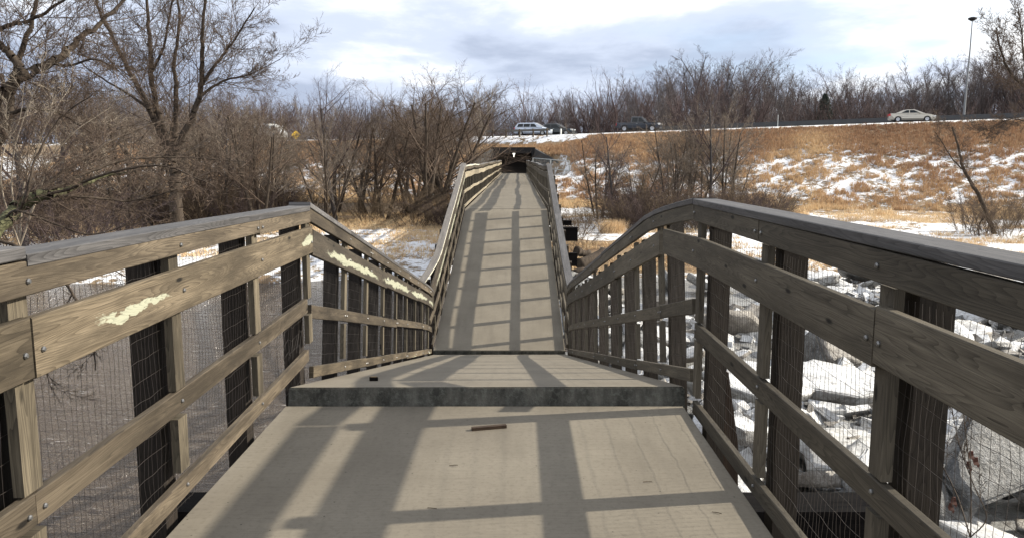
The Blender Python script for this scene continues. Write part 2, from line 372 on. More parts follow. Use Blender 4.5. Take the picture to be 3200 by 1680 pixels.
# ------------------------------------------------------------------ road line and terrain
WATER_Z = -3.7; FLOOD = -2.75
DX, DY = .9398, -.3417
def st(x, y): return (x - 3) * .3417 + (y - 109) * .9398, (x - 3) * .9398 - (y - 109) * .3417
def crest(tt): return np.interp(tt, [-160, -41, 0, 47, 70, 130], [4.2, 4.6, 4.95, 6.1, 6.6, 7.6])
def road_pt(s, tt, dz=0.0):
    return Vector((3 + .3417 * s + .9398 * tt, 109 + .9398 * s - .3417 * tt, float(crest(tt)) + dz))
TX = .25
def ground_h(x, y):
    x = np.asarray(x, float); y = np.asarray(y, float); s, tt = st(x, y); cr = crest(tt)
    shore = 35 + 1.6 * (vnoise(x * .13, x * 0, 5) - .5) + .5 * (vnoise(x * .6, x * 0, 6) - .5)
    b = np.clip((y - shore + 1) / 1.4, 0, 1); b2 = np.clip((y - shore - .4) / 7, 0, 1)
    h = -5.0 + b * 1.45 + b2 * .8
    h = h + (fbm(x * .22, y * .22, 3) - .5) * .5 * b
    h = h + (fbm(x * 1.1, y * 1.1, 8, 3) - .5) * .2 * b
    k = np.clip((s + 24) / 23.2, 0, 1); k = k * .75 + .25 * k * k * (3 - 2 * k)
    bank = np.interp(s, [-24, -3.2, -.8], [0, 0, 1]) * np.interp(tt, [-12, -6, 4, 9], [.05, .85, .85, .05]); drop_ = np.interp(tt, [-12, -6, 4, 9], [.05, .85, .85, .05]) * np.clip((s + 24) / 20, 0, 1)
    hill = FLOOD + (cr - .05 - FLOOD) * k - drop_ + bank + (fbm(x * .3, y * .3, 31) - .5) * .35 * np.sin(np.pi * k) ** .7
    h = np.where(s > -24, np.where(s > -.8, cr - .05, np.maximum(hill, h)), h)
    far = np.clip((s - 27) / 14, 0, 1); h = h - far * 4.2 + far * (fbm(x * .05, y * .05, 17) - .5) * 2
    # cutting in front of the underpass
    halfw = 2.3 + np.clip((102.8 - y) / 5, 0, 1.2) * 3.4
    cut = np.clip((halfw + 1.0 - np.abs(x - TX)) / 1.0, 0, 1) * (y < 103.1) * (y > 86)
    h = np.where(cut > 0, np.minimum(h, -.15 + (1 - cut) * 3.4), h)
    # bank behind the camera
    return h
def axis(vals):
    o = []
    for a, b, st_ in vals: o += list(np.arange(a, b, st_))
    return np.array(o + [vals[-1][1]])
gx = axis([(-1500, -300, 150), (-300, -120, 12), (-120, -60, 3), (-60, -3, .7), (-3, 4, .35), (4, 75, .7), (75, 130, 3), (130, 300, 12), (300, 1500, 150)])
gy = axis([(-40, 28, 4), (28, 34, 1), (34, 60, .45), (60, 98, .6), (98, 105, .35), (105, 125, .6), (125, 165, 2.5), (165, 300, 12), (300, 2600, 150)])
GX, GY = np.meshgrid(gx, gy); GZ = ground_h(GX, GY)
s_, tt_ = st(GX, GY); kk = np.clip((s_ + 24) / 24, 0, 1)
SN = .44 + np.where(s_ < -24, np.where(GX < 0, .10, .12), 0)
SN = np.where((s_ >= -24) & (s_ < 0), np.interp(kk, [0, .5, .72, 1], [.52, .54, .44, .33]), SN)
SN = np.where((s_ > np.where((tt_ > -14) & (tt_ < 8), -2.6, -1.5)) & (s_ < .5), .57, SN); SN = np.where(s_ > 0.5, .2, SN)
SN = np.where((GX < -4) & (s_ < -24) & (GY > 52), .42, SN)
SN = np.where((GX > 0) & (s_ < -22) & (s_ > -30), .47, SN)
SN = np.where((GY < 36.3), .52, SN)
SN = np.where((GX > 0) & (GX < 10) & (GY > 36.5) & (GY < 44), .33, SN)
DT = np.clip((-4 - GX) / 5, 0, 1) * np.clip((GY - 52) / 6, 0, 1) * np.clip((-15 - s_) / 10, 0, 1) * .6
ny, nx = GX.shape; idx = np.arange(nx * ny).reshape(ny, nx)
F = np.stack([idx[:-1, :-1], idx[:-1, 1:], idx[1:, 1:], idx[1:, :-1]], -1).reshape(-1, 4)
fx = (GX[:-1, :-1] + GX[1:, 1:]).ravel() / 2; fy = (GY[:-1, :-1] + GY[1:, 1:]).ravel() / 2
F = F[~((np.abs(fx - TX) < 2.35) & (fy > 102.6) & (fy < 104.1))]
o = np_mesh('ground', np.stack([GX, GY, GZ], -1).reshape(-1, 3), F, M['ground'], attr={'snow': SN.ravel(), 'dirt': DT.ravel()})
tag(o, 'snow patched brown flood plain rising to the grassy highway embankment', 'ground', kind='structure')
# river water
V = [(-600, -200, WATER_Z), (600, -200, WATER_Z), (600, 40, WATER_Z), (-600, 40, WATER_Z)]
o = np_mesh('river_water', V, [[0, 1, 2, 3]], M['water']); tag(o, 'muddy brown flowing river water left of and below the bridge', 'water', kind='structure')
# road
def ribbon(name, s0, s1, t0, t1, dz, mat, n=80, label=None, kind='structure'):
    V = []; F = []
    for i in range(n + 1):
        tt = t0 + (t1 - t0) * i / n; V += [road_pt(s0, tt, dz), road_pt(s1, tt, dz)]
        if i: F.append([2 * i - 2, 2 * i - 1, 2 * i + 1, 2 * i])
    o = np_mesh(name, [tuple(v) for v in V], F, mat); return tag(o, label, 'road', kind=kind)
ribbon('highway_road', 0, 27, -150, 130, .04, M['asphalt'], label='pale salted highway running along the top of the embankment')
ribbon('road_edge_line', 1.2, 1.4, -150, 130, .046, M['white'], label='white painted edge line of the highway')
# ------------------------------------------------------------------ bridge
W0 = 3.09
class Span:
    def __init__(s, O, E):
        s.O = Vector(O); s.E = Vector(E); d = s.E - s.O; s.L = d.length; s.d = d.normalized()
        h = Vector((s.d.x, s.d.y, 0)).normalized(); s.r = Vector((h.y, -h.x, 0)); s.n = s.r.cross(s.d).normalized()
    def w(s, u, x, h): return s.O + s.d * u + s.r * x + s.n * h
    def u_at(s, Y, h=0.0): return (Y - s.O.y - s.n.y * h) / s.d.y
    def mat(s):
        m = Matrix.Identity(4)
        for i in range(3): m[i][0] = s.r[i]; m[i][1] = s.d[i]; m[i][2] = s.n[i]; m[i][3] = s.O[i]
        return m
SA = Span((-.215, -5, 0), (-.215, 5.905, 0))
SB = Span((-.195, 5.96, .135), (-.30, 17.97, -2.64))
SC = Span((-.30, 18.02, -2.555), (-.225, 29.72, 0))
SD = Span((-.225, 29.75, .0), (.26, 99.2, 0))
def deck(sp, label, beams=True):
    root = empty('bridge_span'); tag(root, label, 'bridge deck')
    b = MB(); b.box(-W0 / 2, W0 / 2, 0, sp.L, -.2, 0, mis=[1, 0, 1, 1, 1, 1])
    s = b.build('concrete_slab', [M['deck'], M['slab_edge']], root); s.matrix_world = sp.mat()
    bm = bmesh.new(); bm.from_mesh(s.data); bmesh.ops.bevel(bm, geom=bm.edges[:], offset=.01, segments=2, affect='EDGES')
    for f in bm.faces:
        c = f.calc_center_median()
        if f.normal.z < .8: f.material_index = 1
    bm.to_mesh(s.data); bm.free()
    for x in (-1.05, -.0, 1.05):
        b = MB(); b.box(x - .13, x + .13, .15, sp.L - .15, -.58, -.205); g = b.build('girder', M['creosote'], root); g.matrix_world = sp.mat()
    return root
deck(SA, 'nearest level concrete deck span in the foreground')
deck(SB, 'second concrete deck span tipping down away from the raised step')
deck(SC, 'third concrete deck span rising steeply out of the sag')
deck(SD, 'long level concrete deck span running to the underpass')

CH = .004
WR = .0011
def sec(w, h, c=CH):
    """board section: lateral 0..w (away from the walkway), height 0..h ; starts at inner top"""
    return [(0, h - c), (0, c), (c, 0), (w - c, 0), (w, c), (w, h - c), (w - c, h), (c, h)]
KEYS = {'curb': (.035, .135, 0.0, .04), 'mid': (.562, .680, 0.0, .04), 'wide': (1.125, 1.345, -.038, 0.0), 'upper': (1.43, 1.55, -.038, 0.0), 'cap': (1.556, 1.6, -.045, .135)}
SM0 = dict(curb='curb_rail', mid='middle_rail', wide='wide_rail', upper='upper_rail', cap='cap_rail')
def railing(label, sp, side, LX, posts, y0, y1, mats, warp=None, keyrange=None, breaks=None, wire=.045, hwire=.1, group=None, bolts=False, cut=None, wirewarp=None, maxh=1.37, seed=1):
    """side -1 left / +1 right. LX: distance of the inner face from the deck centre. posts: list of u"""
    rr = random.Random(seed)
    root = empty('timber_railing', sp.w(sp.u_at((y0 + y1) / 2), side * LX, 0)); root_inv = Matrix.Translation(-root.location)
    tag(root, label, 'railing', group)
    warp = warp or (lambda u, k: (0, 0)); lat = sp.r * side
    def P(u, x, h): return sp.w(u, side * (LX + x), h)
    def place(o):
        o.matrix_parent_inverse = Matrix.Identity(4); o.data.transform(root_inv); return o
    tops = {}
    for k, (h0, h1, x0, x1) in KEYS.items():
        ya, yb = (keyrange or {}).get(k, (y0, y1)); hm = (h0 + h1) / 2
        ua, ub = sp.u_at(ya, hm), sp.u_at(yb, hm)
        br = [ua] + [q for q in ((breaks or {}).get(k) or []) if ua + .4 < q < ub - .4] + [ub]
        if not (breaks or {}).get(k):
            br = [ua]; off = {'curb': 1, 'mid': 0, 'wide': 2, 'upper': 1, 'cap': 0}[k]
            for i, pu in enumerate(posts):
                if i % 3 == off and ua + .7 < pu < ub - .7: br.append(pu)
            br.append(ub)
        S = sec(x1 - x0, h1 - h0)
        for a, b_ in zip(br[:-1], br[1:]):
            a2, b2 = a + .004, b_ - .004; n = max(2, int((b2 - a2) / .45) + 1); us = [a2 + (b2 - a2) * i / (n - 1) for i in range(n)]
            jx, jh = rr.uniform(-.003, .003), rr.uniform(-.005, .005); tl = rr.uniform(-.004, .004)
            pts = []
            for u in us:
                wx, wh = warp(u, k); pts.append(P(u, x0 + wx + jx, h0 + wh + jh + tl * (u - a2)))
            b = MB(); b.sweep(pts, S, us, [lat] * n, [sp.n] * n)
            m = mats.get(k, M['rail']); o = place(b.build(SM0[k], m, root))
            if bolts and k != 'cap':
                for pu in posts:
                    for (qq, tst) in ((pu, True), (pu - .05, False), (pu + .05, False)):
                        isend = abs(pu - a) < .02 or abs(pu - b_) < .02
                        if (isend and not tst or not isend and tst) and a2 + .01 < qq < b2 - .01:
                            wx, wh = warp(qq, k); hh = h0 + wh + (h1 - h0) * (.5 if not isend else .45)
                            c = P(qq, x0 + wx + jx, hh); bo = MB(); pr = .011
                            ringsec = [(pr * math.cos(q * math.pi / 4), pr * math.sin(q * math.pi / 4)) for q in range(8)]
                            small = [(p * .6, q * .6) for p, q in ringsec]
                            bo.sweep([c + lat * .002, c - lat * .006, c - lat * .011], [ringsec, ringsec, small], None, [sp.d] * 3, [sp.n] * 3)
                            ob = place(bo.build('bolt', M['bolt'], o))
        tops[k] = (h0, h1)
    # posts and spacers
    pm = mats.get('post', M['post']); spm = mats.get('spacer', M['spacer'])
    for i, pu in enumerate(posts):
        wx, wh = warp(pu, 'post'); tw = rr.uniform(-.012, .012)
        b = MB(); S = [(.092, -.07), (.092, .07), (.225, .07), (.225, -.07)]
        c = [P(pu + tw * q, wx, q) for q in (-.55, .5, 1.46)]
        b.sweep(c, S, [0, 1.05, 2.09], [lat] * 3, [sp.d] * 3)
        place(b.build('post', pm, root))
        for (a, z) in ((.15, .535), (.675, 1.13)):
            w0, d0 = warp(pu, 'mid' if a > .3 else 'curb')
            b = MB(); S = [(.004, -.055), (.004, .055), (.044, .055), (.044, -.055)]
            zz0, zz1 = a + d0 + rr.uniform(0, .02), z + warp(pu, 'mid')[1]
            if a > .3: zz1 = 1.2
            if a > .3: zz1 = 1.43
            pts = [P(pu + .0, w0, zz0), P(pu, w0, zz1)]
            b.sweep(pts, S, None, [lat] * 2, [sp.d] * 2)
            place(b.build('spacer_block', spm, root))
    # wire mesh
    segs = []; ua, ub = sp.u_at(y0, .7), sp.u_at(y1, .7)
    nv = int((ub - ua) / wire); X = .068
    hs = [maxh * q / 10 + .02 for q in range(11)]
    ww = wirewarp or (lambda u, h: (0, 0, 0))
    def Q(u, h, j=0.0):
        du, dx, dh = ww(u, h); wv = .006 * math.sin(u * 7 + h * 9) + .004 * math.sin(u * 23 + h * 31)
        return P(u + du + .007 * math.sin(h * 11 + u * 5.3) + j, X + dx + wv, h + dh)
    step = 1 if wire < .07 else 2
    for i in range(nv + 1):
        u = ua + i * wire; ph = rr.uniform(-.004, .004); hh = hs[::step]
        for a, b_ in zip(hh[:-1], hh[1:]): segs.append((tuple(Q(u, a, ph)), tuple(Q(u, b_, ph)), WR, WR))
    n = int(maxh / hwire)
    for k in range(n + 1):
        h = .03 + k * hwire; du = wire * 2
        m = int((ub - ua) / du)
        for i in range(m):
            u = ua + i * du; z = .003
            segs.append((tuple(Q(u, h + z * math.sin(u * 40))), tuple(Q(u + du, h + z * math.sin((u + du) * 40))), WR, WR))
    o = seg_obj('wire_mesh', [(segs, 3)], M['wire'], root); place(o)
    return root

WR = .0011
LXL, LXR = 1.515, 1.60
matsL = {'wide': M['rail_a'], 'cap': M['cap']}
def warpA_L(u, k):
    y = u - 5.0
    f = min(1, max(0, (y - 2.0) / 4.6)); bow = .035 * math.sin(math.pi * min(1, max(0, (y + 1) / 7.6)))
    d = {'curb': .04 + .13 * f, 'mid': .007 + .03 * f, 'wide': -.02 - .005 * f + bow * .5, 'upper': -.03 - .04 * f + bow * .6, 'cap': -.045 - .035 * f + bow * .65, 'post': -.03}[k]
    return (0.0, d)
def wwA(u, h):
    y = u - 5.0; f = max(0, (y - 5.4) / 1.2); g = max(0, 1 - abs(h - .35) / .35)
    return (-.10 * f * g * math.sin(h * 16 + u * 3), .05 * f * g * math.sin(u * 30), .05 * f * g * math.sin(u * 22))
railing('left timber railing beside the near level deck, its wide board splintered pale', SA, -1, LXL,
        [5 + q for q in (-3.6, -2.35, -1.1, .15, 1.42, 2.72, 4.0, 5.28, 6.66)], -4.5, 6.62, matsL, warpA_L,
        keyrange={'wide': (-4.5, 6.66), 'upper': (-4.5, 6.62), 'cap': (-4.5, 6.6), 'mid': (-4.5, 6.58), 'curb': (-4.5, 6.56)},
        breaks={'cap': [5 + 2.72], 'wide': [5 - .1, 5 + 2.72], 'mid': [5 - .1, 5 + 2.72], 'upper': [5 + .2, 5 + 5.28], 'curb': [5 + 1.4]}, bolts=True, wirewarp=wwA, seed=3)
def warpA_R(u, k):
    y = u - 5.0; f = min(1, max(0, (y - 1.0) / 4.8)); g = min(1, max(0, (y - 5.6) / 1.4))
    d = {'curb': .0 - .06 * f, 'mid': .02 - .02 * f, 'wide': .01 - .02 * f - .05 * g, 'upper': .022 - .01 * f, 'cap': .03 - .02 * f, 'post': 0}[k]
    return (0.0, d)
railing('right timber railing beside the near level deck, inner side in shade', SA, 1, LXR,
        [5 + q for q in (-3.6, -2.3, -1.0, .2, 1.52, 2.88, 4.3, 5.82)], -4.5, 5.88, {k: M['rail_shade'] for k in ('curb', 'mid', 'wide', 'upper', 'spacer')} | {'cap': M['cap'], 'post': M['post_r']}, warpA_R,
        keyrange={'wide': (-4.5, 7.02), 'upper': (-4.5, 5.84), 'cap': (-4.5, 5.86), 'mid': (-4.5, 5.86), 'curb': (-4.5, 5.84)},
        breaks={'cap': [5 - .5], 'wide': [5 - .9, 5 + 2.88], 'upper': [5 + .2, 5 + 4.3], 'mid': [5 - 1], 'curb': [5 + 1.6]}, bolts=True, seed=4)
# span B
def lerp(a, b, t): return a + (b - a) * t
UB = SB.L
def warpB_L(u, k):
    f = max(0, 1 - u / 2.2); g = max(0, (u - UB + 2.0) / 2.0)
    d = {'curb': .0, 'mid': -.01 * f, 'wide': -.035, 'upper': -.07, 'cap': -.085, 'post': -.04}[k]
    return (-.0 + .03 * g * g, d - .05 * g * g if k != 'curb' else 0)
railing('left timber railing of the downward tipping span, wide board scraped pale green', SB, -1, LXL + .02,
        [SB.u_at(y) for y in (8.02, 9.3, 10.58, 11.86, 13.12, 14.38, 15.62, 16.86)] , 6.72, 17.9, {'wide': M['rail_b'], 'cap': M['cap'], 'curb': M['rail_a']}, warpB_L,
        keyrange={'cap': (6.64, 17.95), 'upper': (6.66, 17.9)}, bolts=True, wire=.05, seed=5)
def warpB_R(u, k):
    f = max(0, 1 - u / 2.6); s = f * f * (3 - 2 * f); g = max(0, (u - UB + 2.0) / 2.0)
    d = {'curb': -.02 * f, 'mid': .0, 'wide': .0, 'upper': -.13 * max(0, 1 - u / 1.6) ** 1.3, 'cap': -.14 * max(0, 1 - u / 1.6) ** 1.3, 'post': 0}[k]
    return (.03 * g * g, d - .05 * g * g if k != 'curb' else 0)
railing('right timber railing of the downward tipping span', SB, 1, LXR - .02,
        [SB.u_at(y) for y in (7.06, 8.4, 9.7, 11.0, 12.4, 13.8, 15.1, 16.4, 17.6)], 5.95, 17.9, {k: M['rail_shade'] for k in ('curb', 'mid', 'wide', 'upper', 'spacer')} | {'cap': M['cap'], 'post': M['post_r']}, warpB_R,
        keyrange={'wide': (7.1, 17.9), 'upper': (5.88, 17.9), 'cap': (5.9, 17.95), 'mid': (5.95, 17.9)}, bolts=True, wire=.05, seed=6)
def warpC(side):
    def f_(u, k):
        g = max(0, 1 - u / 2.6); s = g * g
        x = {'cap': .34 * s * (1 if side < 0 else .15), 'upper': .05 * s, 'wide': .05 * s, 'mid': .05 * s, 'curb': -.0, 'post': 0}[k]
        return (x, {'cap': -.10, 'upper': -.06, 'wide': .02, 'mid': .02, 'curb': .0, 'post': 0}[k] * s)
    return f_
pc = [SC.u_at(y) for y in (18.8, 20.05, 21.3, 22.6, 23.9, 25.2, 26.45, 27.7, 28.95)]
railing('left timber railing of the steeply rising span, cap board sprung outward', SC, -1, LXL + .04, pc, 18.05, 29.6, {'cap': M['cap_c'], 'wide': M['rail_b']}, warpC(-1),
        keyrange={'cap': (17.75, 29.95), 'upper': (17.9, 29.8), 'wide': (17.95, 29.7)}, breaks={'cap': [SC.u_at(24.0, 1.5)]}, wire=.09, hwire=.15, seed=7)
railing('right timber railing of the steeply rising span', SC, 1, LXR - .03, pc, 18.05, 29.6, {k: M['rail_shade'] for k in ('curb', 'mid', 'wide', 'upper', 'spacer')} | {'cap': M['cap'], 'post': M['post_r']}, warpC(1),
        keyrange={'cap': (17.95, 29.9), 'upper': (18.0, 29.8)}, breaks={'cap': [SC.u_at(23.4, 1.5)]}, wire=.09, hwire=.15, seed=8)
pd = [.45 + 1.3 * i for i in range(53)]
def warpD(sd):
    def f_(u, k): return (.02 * math.sin(u * .21 + sd), {'post': 0, 'curb': 0}.get(k, .022 * math.sin(u * .33 + sd) + .012 * math.sin(u * 1.1)))
    return f_
railing('long left timber railing leading to the underpass, sunlit', SD, -1, LXL + .05, pd, 29.8, 99.1, {'cap': M['cap_c'], 'wide': M['rail_sunlit'], 'mid': M['rail_sunlit'], 'curb': M['rail_sunlit']}, warpD(0), wire=.12, hwire=.2, seed=9)
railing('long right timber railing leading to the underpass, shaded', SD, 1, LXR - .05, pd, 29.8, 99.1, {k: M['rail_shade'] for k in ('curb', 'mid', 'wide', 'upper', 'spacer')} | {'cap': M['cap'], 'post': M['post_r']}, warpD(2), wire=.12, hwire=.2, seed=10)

# pile bents
def bent(Y, ztop, label, x0=-2.45, x1=2.5, lean=0.0, two=False, group=None):
    zt = ztop; cx = -.2 + (Y - 30) * .007 if Y > 30 else -.22
    root = empty('pile_bent', (cx, Y, -3.2)); tag(root, label, 'bridge pier', group)
    b = MB(); b.box(x0, x1, -.17, .17, zt - .52 + 3.2, zt + 3.2); b.build('pile_cap', M['creosote'], root)
    if two:
        b = MB(); b.box(x0 + .35, x1 - .25, -.45, -.18, zt - .30 + 3.2 + .4, zt + 3.2 + .28); b.build('pile_cap', M['creosote'], root)
        b = MB(); b.box(x0 + .2, x1 - .02, -.42, -.18, zt - 1.45 + 3.2, zt + 3.2 - .95); b.build('cross_beam', M['creosote'], root)
    for x in (-1.9, -.65, .65, 1.9):
        b = MB(); ring = [(.15 * math.cos(q * math.pi / 6), .15 * math.sin(q * math.pi / 6)) for q in range(12)]
        pts = [Vector((x + lean, 0, -2.6)), Vector((x, 0, zt - .52 + 3.2))]
        b.sweep(pts, ring, None, [Vector((1, 0, 0))] * 2, [Vector((0, 1, 0))] * 2); b.build('pile', M['creosote'], root, smooth=True)
    return root
bent(5.55, -.62, 'timber pile cap and piles under the near deck step', -2.42, 2.95)
bent(18.0, -3.25, 'sunken pile bent under the sag of the bridge')
bent(30.1, -.72, 'black timber pile bent at the top of the rising span', -2.2, 2.7, two=True)
for i, y in enumerate((42, 54, 66, 78, 90)): bent(y, -.62, 'timber pile bent under the long level span', -1.6, 1.6, group='pile bents under the long level span')

# broken pile right of the tipped span
b = MB(); b.sweep([Vector((2.55, 8.9, -3.6)), Vector((2.35, 8.4, -1.2)), Vector((2.2, 8.2, -.35))], [[(-.16, -.13), (.16, -.13), (.16, .13), (-.16, .13)], [(-.13, -.1), (.13, -.1), (.13, .1), (-.13, .1)], [(-.03, -.08), (.1, -.06), (.06, .06), (-.04, .05)]],
        None, [Vector((1, 0, 0))] * 3, [Vector((0, 1, 0))] * 3)
tag(b.build('broken_pile', M['stick']), 'rust brown broken pile leaning outside the right railing', 'broken pile')
# small wood pieces on deck
c = at(1230, 1079, 5.38); b = MB(); b.box(-.125, .125, -.016, .016, 0, .022); b.box(-.1, .06, .0165, .03, 0, .016)
o = b.build('wood_splinter', M['stick']); o.location = (c.x, 5.38, .001); o.rotation_euler = (0, 0, R(14)); tag(o, 'dark brown wood splinter lying in the middle of the near deck', 'wood splinter')
o2 = SB.w(.95, -1.04, .001); b = MB(); b.box(-.035, .035, -.03, .03, 0, .032); b.box(-.03, .025, -.026, .02, .0325, .038, mi=1)
o = b.build('wood_block', [M['creosote'], M['fresh']]); o.matrix_world = Matrix.Translation(o2) @ SB.mat().to_3x3().to_4x4() @ Matrix.Rotation(.3, 4, 'Z'); tag(o, 'small dark wood block on the tipped deck near the left railing', 'wood block')
for k, (px, py, yy) in enumerate(((1075, 1280, 4.1), (1617, 1216, 4.45), (1790, 1295, 4.05), (1130, 1180, 4.7))):
    c = at(px, py, yy); sg = []; p = Vector((0, 0, .004)); a = rng.uniform(-.5, .5)
    for q in range(3):
        n_ = p + Vector((math.cos(a) * .018, math.sin(a) * .018, .001)); sg.append((tuple(p), tuple(n_), .0022, .0018)); p = n_; a += rng.uniform(-.3, .3)
    hh = (EYE - 0) ; o = seg_obj('fallen_twig', [(sg, 4)], M['stick']); o.location = (c.x, yy, 0)
    tag(o, 'tiny brown twig lying on the near concrete deck', 'twig', 'tiny twigs on the near deck')
# ------------------------------------------------------------------ underpass
root = empty('underpass', (TX, 102.6, 0)); tag(root, 'dark stained concrete underpass portal at the far end of the bridge', 'underpass')
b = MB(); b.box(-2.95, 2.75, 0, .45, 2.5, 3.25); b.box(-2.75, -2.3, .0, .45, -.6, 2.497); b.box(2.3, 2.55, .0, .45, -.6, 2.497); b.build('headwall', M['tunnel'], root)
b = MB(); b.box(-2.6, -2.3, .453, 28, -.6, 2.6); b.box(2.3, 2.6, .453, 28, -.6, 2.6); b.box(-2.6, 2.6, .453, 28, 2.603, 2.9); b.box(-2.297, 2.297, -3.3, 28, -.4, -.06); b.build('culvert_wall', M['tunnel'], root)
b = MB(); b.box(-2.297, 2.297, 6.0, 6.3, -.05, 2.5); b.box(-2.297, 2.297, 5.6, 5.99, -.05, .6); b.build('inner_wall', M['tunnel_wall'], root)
for sx in (-1, 1):
    b = MB(); x0, x1 = (2.58, 6.6); ya, yb = .1, -5.2
    P_ = lambda x, y, z: Vector((sx * x, y, z)); th = .3
    A0, A1 = (x0, ya), (x1, yb)
    nx_, ny_ = 5.3, 4.0; l = math.hypot(nx_, ny_); nx_, ny_ = nx_ / l * th, ny_ / l * th
    q = [P_(x0, ya, -.6), P_(x1, yb, -.6), P_(x1, yb, .75), P_(x0, ya, 3.1)]; q2 = [v + Vector((sx * nx_, ny_, 0)) for v in q]
    b.poly(q); b.poly(q2[::-1])
    for i in range(4): b.poly([q[i], q2[i], q2[(i + 1) % 4], q[(i + 1) % 4]])
    b.build('wing_wall', M['wing'], root)
b = MB(); b.box(-.16, .16, 3.0, 3.2, 2.36, 2.595); b.box(-.06, .06, 3.02, 3.18, 2.0, 2.357)
t = NT('lit lamp'); t.b.inputs['Emission Color'].default_value = (1, .98, .85, 1); t.b.inputs['Emission Strength'].default_value = 1.3; t.fin((.8, .8, .72), .5)
b.build('tunnel_lamp', t.m, root)

# chain link fence
A = at(1340, 399, 99.0); Bp = at(1432, 405, 93.5); A = Vector((A.x, 99.0, 0)); Bp = Vector((Bp.x, 93.5, -.35))
root = empty('chain_link_fence', A); tag(root, 'short galvanised chain link fence beside the underpass', 'fence')
sg = []; mid = (A + Bp) / 2 - A; e = Bp - A
for p in (Vector(), mid, e):
    o = seg_obj('fence_post', [([(tuple(p + Vector((0, 0, -.3))), tuple(p + Vector((0, 0, 1.9))), .055, .055)], 8)], M['steel'], root)
for z in (1.88, .75): seg_obj('top_rail', [([(tuple(Vector((0, 0, z))), tuple(e + Vector((0, 0, z))), .042, .042)], 6)], M['steel'], root)
L = e.length; n = int(L / .14); dd = e / L
for i in range(-13, n):
    for sgn in (1, -1):
        u0 = i * .14; u1 = u0 + 1.75; z0, z1 = (.1, 1.85) if sgn > 0 else (1.85, .1)
        if u0 < 0: z0 = z0 + (z1 - z0) * (-u0) / 1.75; u0 = 0
        if u1 > L: z1 = z0 + (z1 - z0) * (L - u0) / (u1 - u0); u1 = L
        if u1 > u0: sg.append((tuple(dd * u0 + Vector((0, 0, z0))), tuple(dd * u1 + Vector((0, 0, z1))), .0022, .0022))
seg_obj('chain_mesh', [(sg, 3)], M['steel'], root)

# guardrail above the underpass
root = empty('guardrail', road_pt(-1.0, 0)); tag(root, 'steel guardrail on timber posts above the underpass', 'guardrail')
og = road_pt(-1.0, 0); n = 17
for i in range(n):
    p = road_pt(-1.1, 2.2 - 1.95 * i, -.6) - og; b = MB(); b.box(-.09, .09, -.09, .09, 0, 1.42, M=Matrix.Translation(p) @ Matrix.Rotation(-.35, 4, 'Z')); b.build('guard_post', M['rail'], root)
pts = [road_pt(-.93, 2.6 - 1.95 * i, .48) - og for i in range(n)]
wsec = [(0, 0), (.05, .05), (.0, .1), (.0, .2), (.05, .25), (0, .3), (-.02, .3), (.03, .25), (-.02, .2), (-.02, .1), (.03, .05), (-.02, 0)]
b = MB(); b.sweep(pts, wsec, None, [Vector((-.34, -.94, 0)) * -1] * n, [Vector((0, 0, 1))] * n); b.build('beam', plain('dull guardrail steel', (.16, .16, .15), .5, .5), root)

# delineators and white marker
for (tt, hgt, lab) in ((31.5, 1.25, 'thin white delineator post at the road edge right of the centre shrubs'), (3.9, .6, 'stubby white marker post at the end of the guardrail')):
    p = road_pt(-.3, tt); r_ = .045 if hgt > 1 else .11
    root = empty('marker_post', p); tag(root, lab, 'marker post')
    seg_obj('post', [([((0, 0, -.2), (0, 0, hgt), r_, r_)], 8)], M['white'] if r_ > .1 else M['steel'], root)
    seg_obj('reflector', [([((0, 0, hgt), (0, 0, hgt + .12), r_ * 1.05, r_ * .8)], 8)], M['steel'], root)

# median barrier
b = MB(); n = 60; pts = [road_pt(16.5, 14 + (130 - 14) * i / (n - 1), .05) for i in range(n)]
S = [(-.3, 0), (-.3, .08), (-.14, .35), (-.09, 1.22), (.09, 1.22), (.14, .35), (.3, .08), (.3, 0)]
b.sweep(pts, S, None, [Vector((.3417, .9398, 0))] * n, [Vector((0, 0, 1))] * n)
tag(b.build('median_barrier', M['barrier']), 'long dark concrete barrier along the far side of the highway', 'barrier')

# light mast
p = at(2424, 285, 112); top = at(2427, 51, 112)
root = empty('light_mast', (p.x, 112, p.z - 1)); tag(root, 'tall slender highway light mast with a small round head', 'street lamp')
H = top.z - p.z + 1
seg_obj('mast', [([((0, 0, 0), (.05, 0, H * .35), .17, .13), ((.05, 0, H * .35), (.16, 0, H * .7), .13, .09), ((.16, 0, H * .7), (.16, 0, H), .09, .06)], 12)], plain('grey mast steel', (.2, .21, .22), .5, .4), root)
b = MB(); rg = lambda r: [(r * math.cos(q * math.pi / 6), r * math.sin(q * math.pi / 6)) for q in range(12)]
b.sweep([Vector((.16, 0, H - .12)), Vector((.16, 0, H + .1)), Vector((.16, 0, H + .28)), Vector((.16, 0, H + .4))], [rg(.2), rg(.55), rg(.55), rg(.25)], None, [Vector((1, 0, 0))] * 4, [Vector((0, 1, 0))] * 4)
b.build('lamp_head', M['rubber'], root)

